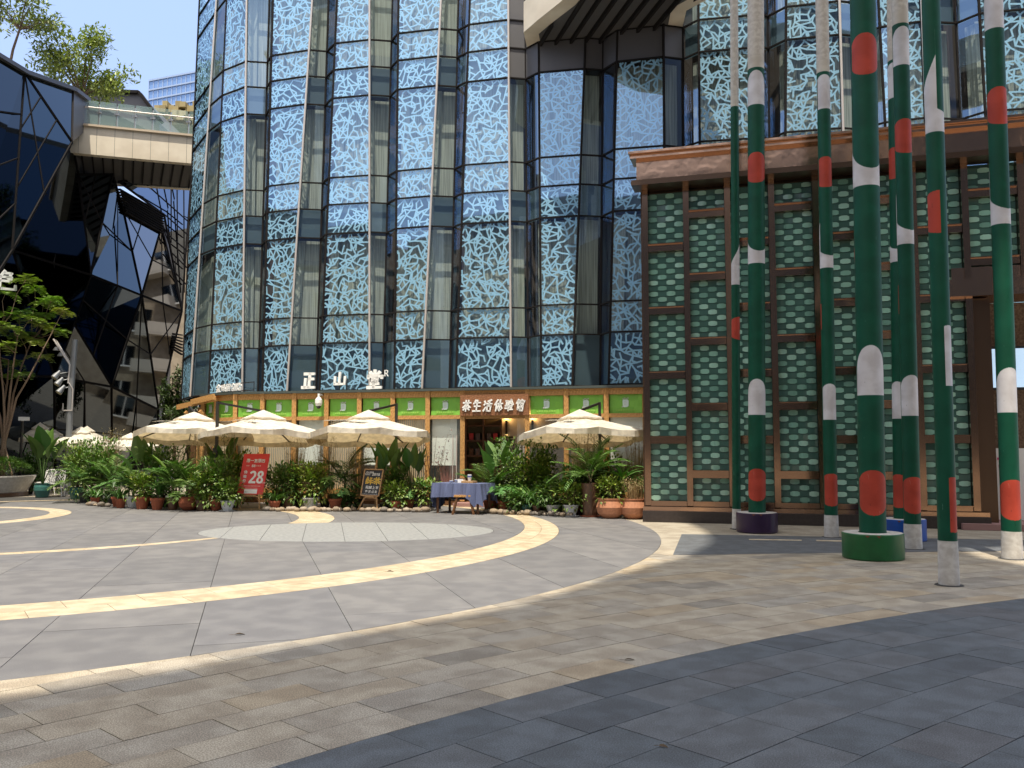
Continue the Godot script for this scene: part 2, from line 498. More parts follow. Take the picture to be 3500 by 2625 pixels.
	for s in strips:
		var poly := PackedVector2Array()
		for q in s[0]:
			var w = GP(q.x, q.y); poly.append(Vector2(w.x, w.z))
		var mb := MB.new(); mb.prism(poly, -0.15, lift)
		lift += 0.003
		struct("paving_strip", mb, s[1])
func ring_cells(c1: Vector2, r1: float, c2: Vector2, r2: float, rows: int, length: float, a0: float, a1: float) -> Array:
	var out := []
	var n = int(absf(a1 - a0) * r1 / length)
	for row in rows:
		for i in n:
			var sh = 0.5 * (row % 2)
			var p := PackedVector2Array()
			for e in [[i + sh, row], [i + sh + 0.5, row], [i + sh + 1.0, row], [i + sh + 1.0, row + 1], [i + sh + 0.5, row + 1], [i + sh, row + 1]]:
				var a = a0 + (a1 - a0) * e[0] / n
				var d = Vector2(cos(a), sin(a))
				p.append((c1 + d * r1).lerp(c2 + d * r2, float(e[1]) / rows))
			out.append(p)
	return out
func paver_field(called: String, c: Vector2, r0: float, way: int, row: float, length: float, mats: Array, hole: PackedVector2Array, near: float, far: float):
	var bed := MB.new()
	var cells := []
	for k in 46:
		var ra = r0 + way * row * k
		var rb = r0 + way * row * (k + 1)
		var n = int(TAU * ra / length)
		var sh = rng.randf()
		var a = 0.0
		var i = 0.0
		while i < n:
			var step = rng.randf_range(0.82, 1.18)
			var p := PackedVector2Array()
			for e in [[i, ra], [i + step, ra], [i + step, rb], [i, rb]]:
				a = TAU * (e[0] + sh) / n
				p.append(c + Vector2(cos(a), sin(a)) * e[1])
			i += step
			var mid = (p[0] + p[2]) / 2
			if -mid.y < near or -mid.y > far or not in_view(p, 0.0, 900.0): continue
			for q in Geometry2D.clip_polygons(p, hole):
				for s in shrink(q, 0.003):
					if s.size() > 2: cells.append([mid.length() + (0.0 if in_view(p, 0.0, 20.0) else 100.0), s])
	cells.sort_custom(func(x, y): return x[0] < y[0])
	var base := MB.new()
	var lo = 1e9; var hi = -1e9
	for s in cells:
		for q in s[1]: base.col = Color.WHITE
	# bed under the stones: one flat sheet of mortar
	var hull := PackedVector2Array()
	for s in cells: hull.append_array(s[1])
	hull = Geometry2D.convex_hull(hull)
	for q in Geometry2D.clip_polygons(hull, hole): base.prism(q, -0.1, -0.0135 - 0.002 * way)
	var field = struct(called, base, M.mortar)
	var rest := []
	for m in mats: rest.append(MB.new())
	for s in cells.size():
		var which = rng.randi() % mats.size()
		if rng.randf() < 0.55: which = rng.randi() % 3
		var top = rng.randf_range(-0.0015, 0.0015)
		if s < 300:
			var mb := MB.new(); mb.prism(cells[s][1], -0.02, top)
			part("paver", mb, mats[which], field)
		else: rest[which].prism(cells[s][1], -0.02, top)
	for k in mats.size():
		if not rest[k].v.is_empty():
			part("far_pavers", rest[k], mats[k], field).set_meta("kind", "stuff")

# ---------------------------------------------------------------- the glass tower with folded, printed glass
# vertical edges: [u at the foot (v 1333), u at the top of the picture, metres ahead, what follows to the right]
const EDGES := [
	[622, 682, 31.0, "p"], [654, 742, 29.0, "c"], [714, 775, 28.1, "p"], [830, 845, 27.4, "c"], [882, 921, 27.5, "s"], [897, 933, 27.0, "p"], [983, 1069, 26.6, "c"], [1080, 1123, 26.7, "s"], [1092, 1152, 26.15, "p"], [1264, 1264, 25.9, "c"], [1308, 1342, 26.0, "s"], [1348, 1362, 25.5, "p"],
	[1443, 1508, 25.2, "c"], [1536, 1568, 25.3, "s"], [1557, 1606, 24.95, "p"], [1747, 1737, 24.65, "c"], [1806, 1795, 24.75, "s"], [1850, 1840, 24.3, "p"], [1955, 2006, 24.05, "c"], [2051, 2063, 24.15, "s"], [2080, 2113, 23.6, "p"], [2276, 2266, 23.3, "c"], [2345, 2333, 23.45, "s"], [2400, 2387, 23.0, "p"],
	[2610, 2600, 22.7, "c"], [2640, 2624, 22.8, "s"], [2680, 2687, 22.3, "p"], [2905, 2866, 22.0, "c"], [2975, 2930, 22.1, "s"], [3075, 3002, 21.6, "p"], [3200, 3146, 21.3, "c"], [3330, 3264, 21.4, "s"], [3425, 3345, 20.9, "p"], [3640, 3560, 20.6, "c"], [3720, 3640, 20.7, "s"], [3800, 3720, 20.2, "p"], [4000, 3920, 19.9, ""]]
const LEVELS := [3.38, 4.84, 5.70, 8.25, 9.17, 10.03, 12.58, 13.50, 14.36, 16.9, 17.8, 18.66]
func edge_at(k: int, y: float) -> Vector3:
	var e = EDGES[k]
	var a = P(e[0], 1333.0, e[2]); var b = P(e[1], 0.0, e[2])
	var t = (y - a.y) / (b.y - a.y)
	return Vector3(lerpf(a.x, b.x, t), y, -e[2])
func crackle(w: float, h: float, line: float) -> MB:     # a print of straight strokes that meet in triangles and quadrangles
	var pts := PackedVector2Array()
	var step = 0.158
	var nx = int(ceil(w / step)) + 2; var ny = int(ceil(h / step)) + 2
	for i in range(-1, nx):
		for j in range(-1, ny):
			pts.append(Vector2((i + 0.5 * (j % 2)) * step, j * step) + Vector2(rng.randf_range(-1, 1), rng.randf_range(-1, 1)) * step * 0.47)
	var id = Geometry2D.triangulate_delaunay(pts)
	var seen := {}
	var frame := PackedVector2Array([Vector2(0, 0), Vector2(w, 0), Vector2(w, h), Vector2(0, h)])
	var mb := MB.new()
	for k in range(0, id.size(), 3):
		for e in 3:
			var a = id[k + e]; var b = id[k + (e + 1) % 3]
			var key = mini(a, b) * 100000 + maxi(a, b)
			if seen.has(key): continue
			seen[key] = true
			if rng.randf() < 0.38 or pts[a].distance_to(pts[b]) > 0.42: continue
			var d0 = (pts[b] - pts[a]).normalized() * 0.02
			for q in Geometry2D.intersect_polyline_with_polygon(PackedVector2Array([pts[a] - d0, pts[b] + d0]), frame):
				var d = (q[1] - q[0]).normalized()
				var s = Vector2(-d.y, d.x) * line / 2
				var z = rng.randf_range(0.0, 0.0016)
				mb.quad(Vector3(q[0].x - s.x, q[0].y - s.y, z), Vector3(q[1].x - s.x, q[1].y - s.y, z), Vector3(q[1].x + s.x, q[1].y + s.y, z), Vector3(q[0].x + s.x, q[0].y + s.y, z))
	return mb
func build_tower():
	var t = thing("glass_tower", "tall blue glass building with crackle printed panels in leaning folds", "building")
	var top = LEVELS.size() - 1
	for k in EDGES.size() - 1:
		var kind = EDGES[k][3]
		var grid := MB.new()
		var vis = pix(edge_at(k + 1, 9.0)).x
		for r in top:
			var a = edge_at(k, LEVELS[r]); var b = edge_at(k + 1, LEVELS[r]); var c = edge_at(k + 1, LEVELS[r + 1]); var d = edge_at(k, LEVELS[r + 1])
			var n = (b - a).cross(d - a).normalized()
			var metal = r >= 6 and k >= 15 and k <= 21
			var g := MB.new(); g.quad(a, b, c, d)
			if metal:
				part("metal_panel", g, M.greymetal, t)
			else:
				var p = part("patterned_panel" if kind == "p" else "clear_panel", g, M.gloss, t)
				if kind == "p":
					var w = a.distance_to(b); var h = LEVELS[r + 1] - LEVELS[r]
					var f = crackle(w - 0.07, h - 0.08, 0.046)
					# lay the print on the pane: bilinear between its corners
					var ins = -n * 0.012
					for i in f.v.size():
						var s = (f.v[i].x + 0.035) / w; var q = (f.v[i].y + 0.04) / h
						var lo = a.lerp(b, s); var hi = d.lerp(c, s)
						f.v[i] = lo.lerp(hi, q) + ins - n * f.v[i].z
						f.n[i] = n
					part("print", f, M.frit, p)
				# behind the glass: cloth in the storeys, a dark board at the floors
				var back := MB.new()
				var board = r % 3 == 0 or r == 0
				var o = -n * (0.10 if board else 0.42)
				back.quad(a + o, b + o, c + o, d + o)
				part("floor_board" if board else "curtain", back, M.spandrel if board else M.curtain, t)
			grid.bar(a + n * 0.01, b + n * 0.01, 0.05, 0.038)
		grid.bar(edge_at(k, LEVELS[0]), edge_at(k, LEVELS[top]), 0.035, 0.06, Vector3.RIGHT)
		part("mullion_frame", grid, M.frame, t)
		# a bright tube up the fold where a printed panel ends
		if kind == "c":
			var tb := MB.new()
			var lo = edge_at(k, LEVELS[0]) + Vector3(0, 0, 0.06); var hi = edge_at(k, LEVELS[top]) + Vector3(0, 0, 0.06)
			tb.tube([lo, hi], [0.035, 0.035], 8)
			part("fold_tube", tb, M.silver if k < 17 or k > 24 else M.frame, t)
	# body behind the glass
	var body := MB.new()
	var e0 = edge_at(0, 0.0)
	var poly := PackedVector2Array()
	for k in EDGES.size():
		var e = edge_at(k, 8.0)
		poly.append(Vector2(e.x + 0.25, e.z - 0.95))
	poly.append(Vector2(28, -40)); poly.append(Vector2(e0.x + 0.6, -45))
	body.prism(poly, 3.2, 19.0)
	part("inner_wall", body, M.room, t)
	var side := MB.new()
	var s0 = edge_at(0, 3.38); var s1 = edge_at(0, 18.66)
	side.quad(Vector3(s0.x + 0.3, 3.38, -45), s0, s1, Vector3(s1.x + 0.3, 18.66, -45))
	part("side_glass", side, M.blackglass, t)
	# terrace slab that juts out high up over the panels
	var y = 13.52
	var s := PackedVector2Array()
	for q in [Vector2(1790, 110), Vector2(1836, 70), Vector2(1919, 4)]:
		var w = PY(q.x, q.y, y); s.append(Vector2(w.x, w.z))
	for q in [Vector2(2.3, -19.4), Vector2(4.2, -17.8), Vector2(6.6, -17.6), Vector2(6.3, -20.2)]: s.append(q)
	for q in [Vector2(2440, -14), Vector2(2346, 36)]:
		var w = PY(q.x, q.y, y); s.append(Vector2(w.x, w.z))
	s.append(Vector2(5.0, -25.5)); s.append(Vector2(0.6, -26.0))
	var sl = thing("terrace_slab", "cream edged terrace slab jutting out from the top of the glass tower", "balcony")
	var rim := MB.new()
	var m := s.size()
	rim.prism(s, y, y + 0.9)
	part("fascia", rim, M.creampaint, sl)
	var inner = shrink(s, 0.42)[0]
	var soffit := MB.new()
	var outer := MB.new(); outer.under(s, y - 0.004)
	part("edge_band", outer, M.creampaint, sl)
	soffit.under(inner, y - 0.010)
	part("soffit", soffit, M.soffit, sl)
	for k in 16:
		var a := Vector2(0.2 + k * 0.42, -25.0); var b := a + Vector2(2.0, 8.0)
		var strip := PackedVector2Array([a, a + Vector2(0.07, 0), b + Vector2(0.07, 0), b])
		for q in Geometry2D.intersect_polygons(strip, inner):
			var mb := MB.new(); mb.prism(q, y - 0.16, y - 0.02); mb.under(q, y - 0.16)
			part("rib", mb, M.frame, sl)

# ---------------------------------------------------------------- copper framed pavilion with woven green glass
func pav(u: float) -> float: return 1.0 / lerpf(1.0 / 19.5, 1.0 / 17.5, (u - 2204.0) / 1216.0)
func pv(u: float, y: float, out := 0.0) -> Vector3:
	var g = GD(u, pav(u)); return Vector3(g.x, y, g.z) + Vector3(-0.06, 0, 1).normalized() * out
func build_pavilion():
	var t = thing("copper_pavilion", "low pavilion of woven green glass tiles in a copper frame", "building")
	var posts := [2218.0, 2361.0, 2506.0, 2660.0, 2814.0, 2984.0, 3156.0, 3337.0, 3535.0]
	var ax = (pv(3337, 0) - pv(2218, 0)).normalized()
	var nz = ax.cross(Vector3.UP).normalized()
	if nz.z < 0: nz = -nz
	var bs := Basis(ax, Vector3.UP, nz)
	for u in posts:
		var foot = 0.35 if u < 3500.0 else 4.75
		var mb := MB.new(); mb.box(pv(u, (foot + 7.65) / 2, 0.04), Vector3(0.13, 7.65 - foot, 0.2), bs)
		part("post", mb, M.darkcopper, t)
	# the wall behind the tiles, one pane per field
	var odd := [1.80, 3.26, 4.73, 6.18]; var even := [1.04, 2.53, 4.0, 5.46, 6.90]
	var tiles := []
	for c in 8:
		var a = pv(posts[c], 0); var b = pv(posts[c + 1], 0)
		var lv: Array = [0.36]; lv.append_array(odd if c % 2 == 0 else even); lv.append(7.55)
		if c == 7: lv = [4.8, 5.46, 6.90, 7.55]
		for y in lv.slice(0, -1):
			var mb := MB.new()
			mb.box((a + b) / 2 + Vector3(0, y, 0) + nz * 0.05, Vector3(a.distance_to(b) - 0.136, 0.15, 0.14), bs)
			mb.box((a + b) / 2 + Vector3(0, y + 0.085, 0) + nz * 0.09, Vector3(a.distance_to(b) - 0.138, 0.02, 0.20), bs)
			part("transom", mb, M.darkcopper, t)
		for k in lv.size() - 1:
			var y0 = lv[k] + 0.09; var y1 = lv[k + 1] - 0.075
			var mb := MB.new()
			mb.quad(a + Vector3(0, y0 - .02, 0) - nz * 0.06, b + Vector3(0, y0 - .02, 0) - nz * 0.06, b + Vector3(0, y1 + .02, 0) - nz * 0.06, a + Vector3(0, y1 + .02, 0) - nz * 0.06)
			part("back_pane", mb, M.tileback, t)
			var w = a.distance_to(b) - 0.14
			var cols = 4 if w < 0.97 else 5; var rows = int(round((y1 - y0) / 0.130))
			var tw = w / cols; var th = (y1 - y0) / rows
			for i in cols:
				for j in rows:
					tiles.append([a + ax * (0.07 + tw * (i + 0.5)) + Vector3(0, y0 + th * (j + 0.5), 0), tw, th, (i + j) % 2, c])
	var lids := {}
	tiles.sort_custom(func(x, y): return x[0].length() < y[0].length())
	var rest := []
	for k in 5: rest.append(MB.new())
	var count = 0
	for q in tiles:
		var key = "%.3f %.3f %d" % [q[1], q[2], q[3]]
		if not lids.has(key): lids[key] = weave(q[1], q[2], q[3])
		var sl = rng.randi() % 4 if q[3] == 0 else 4
		var mtl = M.tileglass[sl]
		if count < 300:
			var o = part("glass_tile", lids[key].mesh() if not lids.has(key + "m") else lids[key + "m"], mtl, t)
			lids[key + "m"] = o.mesh
			o.transform = Transform3D(bs * Basis(Vector3.UP, rng.randf_range(-0.035, 0.035)) * Basis(Vector3.RIGHT, rng.randf_range(-0.05, 0.05)), q[0] - nz * 0.02)
		else:
			var src: MB = lids[key]
			var dst: MB = rest[sl]
			var b0 = dst.v.size()
			var turn = bs * Basis(Vector3.UP, rng.randf_range(-0.035, 0.035)) * Basis(Vector3.RIGHT, rng.randf_range(-0.05, 0.05))
			for i in src.v.size(): dst.v.append(turn * src.v[i] + q[0] - nz * 0.02); dst.n.append(turn * src.n[i]); dst.t.append(src.t[i]); dst.c.append(Color.WHITE)
			for i in src.ix: dst.ix.append(b0 + i)
		count += 1
	for k in 5: part("far_glass_tiles", rest[k], M.tileglass[k], t).set_meta("kind", "stuff")
	# plinth and foot rail
	var l = pv(2204, 0); var r = pv(3375, 0)
	var mb := MB.new(); mb.bar(l + Vector3(0, 0.12, 0) + nz * 0.1, r + Vector3(0, 0.12, 0) + nz * 0.1, 0.5, 0.24)
	part("plinth", mb, grainy(mat(lin(.045, .035, .032), 0.35), M.stain, 2.0), t)
	mb = MB.new(); mb.bar(l + Vector3(0, 0.285, 0) + nz * 0.12, r + Vector3(0, 0.285, 0) + nz * 0.12, 0.3, 0.09)
	part("foot_rail", mb, M.copper, t)
	# cornice: fascia of polished copper, a lip above and a ledge below
	var l2 = pv(2196, 0); var r2 = pv(3800, 0)
	var d2 = (r2 - l2).normalized()
	mb = MB.new(); mb.bar(l2 + Vector3(0, 7.93, 0) + nz * 0.16, r2 + Vector3(0, 7.93, 0) + nz * 0.16, 0.42, 0.5)
	part("fascia", mb, M.copper, t)
	mb = MB.new(); mb.bar(l2 + Vector3(0, 7.62, 0) + nz * 0.24 - d2 * 0.1, r2 + Vector3(0, 7.62, 0) + nz * 0.24, 0.58, 0.12)
	part("ledge", mb, M.bronze, t)
	mb = MB.new(); mb.bar(l2 + Vector3(0, 8.22, 0) + nz * 0.22 - d2 * 0.12, r2 + Vector3(0, 8.22, 0) + nz * 0.22, 0.62, 0.08); mb.bar(l2 + Vector3(0, 8.29, 0) + nz * 0.27 - d2 * 0.15, r2 + Vector3(0, 8.29, 0) + nz * 0.27, 0.72, 0.05)
	part("cornice_lip", mb, M.copper, t)
	# body, side wall and the entrance bay at the far end
	mb = MB.new()
	var lb = pv(2206, 0); var rb = pv(3420, 0)
	mb.prism(PackedVector2Array([Vector2(lb.x, lb.z - 0.16), Vector2(pv(3345, 0).x, pv(3345, 0).z - 0.16), Vector2(pv(3345, 0).x + 0.6, pv(3345, 0).z - 5.0), Vector2(lb.x + 0.5, lb.z - 3.4)]), 0.0, 8.2)
	part("body", mb, M.bronze, t)
	mb = MB.new(); mb.box(pv(3388, 2.35, -0.35), Vector3(0.42, 4.7, 0.8), bs)
	part("entrance_pier", mb, M.bronze, t)
	mb = MB.new(); mb.box(pv(3600, 4.9, -0.25), Vector3(3.4, 0.35, 1.1), bs); mb.box(pv(3600, 5.2, -0.35), Vector3(3.2, 0.3, 0.9), bs)
	part("entrance_hood", mb, M.copper, t)
	mb = MB.new(); mb.box(pv(3650, 6.5, -0.4), Vector3(3.6, 2.2, 0.3), bs)
	part("entrance_wall", mb, M.tileback, t)
	mb = MB.new(); mb.box(pv(3650, 2.4, -1.9), Vector3(4.0, 4.9, 0.3), bs)
	part("entrance_back", mb, grainy(mat(lin(.22, .14, .085), 0.5), M.woodgrain, 1.0), t)
	mb = MB.new(); mb.box(pv(3640, 0.06, -0.6), Vector3(3.6, 0.12, 2.2), bs)
	part("threshold", mb, M.pink, t)
	# screen and poster stand
	var sc = thing("wall_screen", "lit wall screen in a black frame inside the copper entrance", "screen", pv(3590, 3.35, -1.2))
	mb = MB.new(); mb.box(Vector3.ZERO, Vector3(1.0, 0.95, 0.06), bs); mb.box(-nz * 0.25, Vector3(0.2, 0.2, 0.46), bs)
	part("frame", mb, M.blackpot, sc)
	var glow := mat(lin(.45, .62, .85), 0.3)
	glow.emission_enabled = true; glow.emission = lin(.55, .75, .95); glow.emission_energy_multiplier = 0.4
	mb = MB.new(); mb.box(nz * 0.035, Vector3(0.88, 0.84, 0.012), bs)
	part("display", mb, glow, sc)
	var po = thing("poster_board", "white poster board with pink lettering beside the copper entrance", "sign", pv(3575, 0.12, -0.9))
	mb = MB.new(); mb.box(Vector3(0, 0.75, 0), Vector3(0.95, 1.5, 0.05), bs)
	part("board", mb, M.whitepaint, po)
	mb = MB.new()
	for k in 3: mb.box(Vector3(-0.1, 1.28 - k * 0.16, 0) + nz * 0.028 - ax * 0.2, Vector3(0.26 - 0.05 * k, 0.05, 0.004), bs)
	part("lettering", mb, mat(lin(.6, .05, .2), 0.6), po)
func weave(w: float, h: float, odd: int) -> MB:    # one strip of the weave: bowed out or bowed in
	var mb := MB.new()
	var k = 0.013 if odd == 0 else -0.004
	var hh = h * (0.43 if odd == 0 else 0.56)
	var ww = w * 0.5
	var pts := []
	for i in 5:
		var s = -1.0 + i * 0.5
		pts.append([s * ww, k * (1.0 - s * s), hh * (1.0 if absf(s) < 0.6 else 0.62) if odd == 0 else hh * (0.80 if absf(s) < 0.6 else 1.0)])
	for i in 4:
		var a = pts[i]; var b = pts[i + 1]
		mb.quad(Vector3(a[0], -a[2], a[1]), Vector3(b[0], -b[2], b[1]), Vector3(b[0], b[2], b[1]), Vector3(a[0], a[2], a[1]))
		if odd == 0:
			mb.quad(Vector3(a[0], a[2], a[1]), Vector3(b[0], b[2], b[1]), Vector3(b[0], b[2], b[1] - 0.012), Vector3(a[0], a[2], a[1] - 0.012))
			mb.quad(Vector3(b[0], -b[2], b[1]), Vector3(a[0], -a[2], a[1]), Vector3(a[0], -a[2], a[1] - 0.012), Vector3(b[0], -b[2], b[1] - 0.012))
	return mb

# ---------------------------------------------------------------- dark faceted glass building on the left
func db(u: float, off := 0.0) -> float: return 1.3 / (0.0417 - 2.19e-5 * (u - 42.0)) + off
const FV := {   # corner: u, v, metres behind the building's plane
	"A": [-260, 40, 0.0], "B": [84, 247, 0.0], "C": [250, 306, 0.0], "D": [297, 342, 0.5], "E": [300, 440, 0.9], "F": [246, 486, -1.0], "H": [42, 856, -1.2], "I": [-260, 1330, -1.0],
	"F2": [246, 486, 1.2], "K": [268, 596, 1.6], "K2": [385, 596, 0.6], "K3": [405, 620, 0.8], "K4": [655, 596, 0.4], "b": [310, 940, -0.6], "c": [253, 1109, 0.4], "d": [485, 1010, -1.0], "e": [561, 734, 0.2], "f": [622, 1063, -0.2], "g": [186, 1287, -0.8],
	"h": [382, 1322, -0.7], "i": [542, 1400, 0.4], "l": [420, 712, 0.6], "m": [552, 775, 0.3], "n": [-260, 1290, 0.6], "o": [-260, 1640, 0.6], "q": [190, 1640, 0.6], "r": [384, 1640, 0.6], "s": [530, 1640, 0.6], "H2": [42, 856, 1.0], "top": [655, 560, 0.6],
}
func fv(k: String) -> Vector3:
	var q = FV[k]; return P(q[0], q[1], db(q[0], q[2]))
func build_dark_building():
	var t = thing("dark_glass_building", "dark building of folded triangular glass facets beside the glass tower", "building")
	var facets := [["A", "B", "H", "I", 0], ["B", "F", "H", -1, 1], ["B", "C", "F", -1, 1], ["H2", "F2", "K", "b", 3], ["K", "K2", "b", -1, 4], ["K2", "l", "d", "b", 1], ["l", "m", "d", -1, 2], ["K3", "K4", "f", "e", 4], ["m", "f", "d", -1, 2], ["f", "i", "d", -1, 2], ["d", "i", "h", -1, 1], ["b", "d", "h", "c", 0], ["H2", "b", "c", "g", 3], ["n", "H2", "g", -1, 0], ["g", "c", "h", -1, 0], ["n", "g", "q", "o", 3], ["g", "h", "r", "q", 3], ["h", "i", "s", "r", 0]]
	for f in facets:
		var pts := []
		for k in 4:
			if f[k] is String: pts.append(fv(f[k]))
		# order so that the face looks towards the plaza
		var c = Vector3.ZERO
		for p in pts: c += p / pts.size()
		if (pts[1] - pts[0]).cross(pts[2] - pts[0]).dot(Vector3(0, 1.6, 0) - c) < 0: pts.reverse()
		var mb := MB.new()
		mb.tri(pts[0], pts[1], pts[2])
		if pts.size() == 4: mb.tri(pts[0], pts[2], pts[3])
		part("facet", mb, M.tintglass[f[4]], t)
		var fr := MB.new()
		for k in pts.size(): fr.bar(pts[k], pts[(k + 1) % pts.size()], 0.07, 0.09)
		# glazing bars across the facet
		var a = pts[0]; var b = pts[1]; var d = pts[pts.size() - 1]; var e = pts[2]
		var w = maxf(a.distance_to(b), d.distance_to(e)); var h = maxf(a.distance_to(d), b.distance_to(e))
		for k in range(1, int(h / 3.6) + 1):
			var s = k / (int(h / 3.6) + 1.0)
			fr.bar(a.lerp(d, s), b.lerp(e, s), 0.04, 0.05)
		for k in range(1, int(w / 3.6) + 1):
			var s = k / (int(w / 3.6) + 1.0)
			fr.bar(a.lerp(b, s), d.lerp(e, s), 0.04, 0.05)
		part("facet_frame", fr, M.frame, t)
	var fr2 := MB.new()
	for q in [[585, 602, 585, 830], [605, 602, 607, 900], [628, 602, 630, 1000], [480, 612, 652, 765], [565, 735, 650, 810], [572, 800, 648, 865], [588, 865, 642, 918], [602, 935, 636, 972]]:
		fr2.bar(P(q[0], q[1], db(q[0], -0.35)), P(q[2], q[3], db(q[2], -0.35)), 0.05, 0.05)
	part("glazing_bars", fr2, M.frame, t)
	# metal corner, roof edge and underside of the overhang
	var mc := MB.new(); mc.quad(fv("F"), fv("E"), fv("D"), fv("C")); mc.quad(fv("E"), fv("E") + Vector3(2, 0, -6), fv("D") + Vector3(2, 0, -6), fv("D"))
	part("metal_corner", mc, M.greymetal, t)
	var un := MB.new(); un.quad(fv("F"), fv("H"), fv("H2"), fv("F2")); un.quad(fv("H"), fv("I"), fv("n"), fv("H2")); un.quad(fv("E"), fv("F"), fv("F2"), fv("K"))
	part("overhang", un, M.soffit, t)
	var ed := MB.new(); ed.bar(fv("A"), fv("B"), 0.35, 0.16); ed.bar(fv("B"), fv("C"), 0.35, 0.16); ed.bar(fv("C"), fv("D"), 0.35, 0.16)
	part("roof_edge", ed, M.greymetal, t)
	# louvres
	var la = fv("K3"); var lb = P(561, 730, db(561, 0.0)); var lc = P(553, 800, db(553, 0.05)); var ld = P(428, 728, db(428, 0.35))
	la = P(405, 641, db(405, 0.55))
	for k in 9:
		var s = (k + 0.5) / 9.0
		var mb := MB.new(); mb.bar(la.lerp(ld, s), lb.lerp(lc, s), 0.14, 0.05)
		part("louvre", mb, M.frame, t)
	la = P(585, 1135, db(600, -0.5)); lb = P(622, 1140, db(622, -0.5)); lc = P(622, 1218, db(622, -0.5)); ld = P(588, 1195, db(600, -0.5))
	for k in 7:
		var s = (k + 0.5) / 7.0
		var mb := MB.new(); mb.bar(la.lerp(ld, s), lb.lerp(lc, s), 0.14, 0.05)
		part("louvre", mb, M.frame, t)
	# the inside behind the edge, so that no sky shows through
	var core := MB.new()
	var k0 = fv("K4"); var k1 = fv("f")
	core.prism(PackedVector2Array([Vector2(-40, 12), Vector2(-21.5, 12), Vector2(-21.5, -27), Vector2(-19.9, -31), Vector2(-19.0, -47.0), Vector2(-24, -60), Vector2(-60, -60)]), 0.0, 14.0)
	part("core", core, M.greymetal, t)
	# white sign character high on the wall
	var sg = thing("wall_character", "white Chinese character sign on the dark glass building above the tree", "sign")
	var mb := MB.new()
	var o = P(-10, 985, db(20, -1.7)); letters(mb, "色", o, (P(40, 990, db(40, -1.7)) - o).normalized(), Vector3.UP, 0.62, 1.0, 0.15, 0.06)
	part("lettering", mb, M.ink, sg)

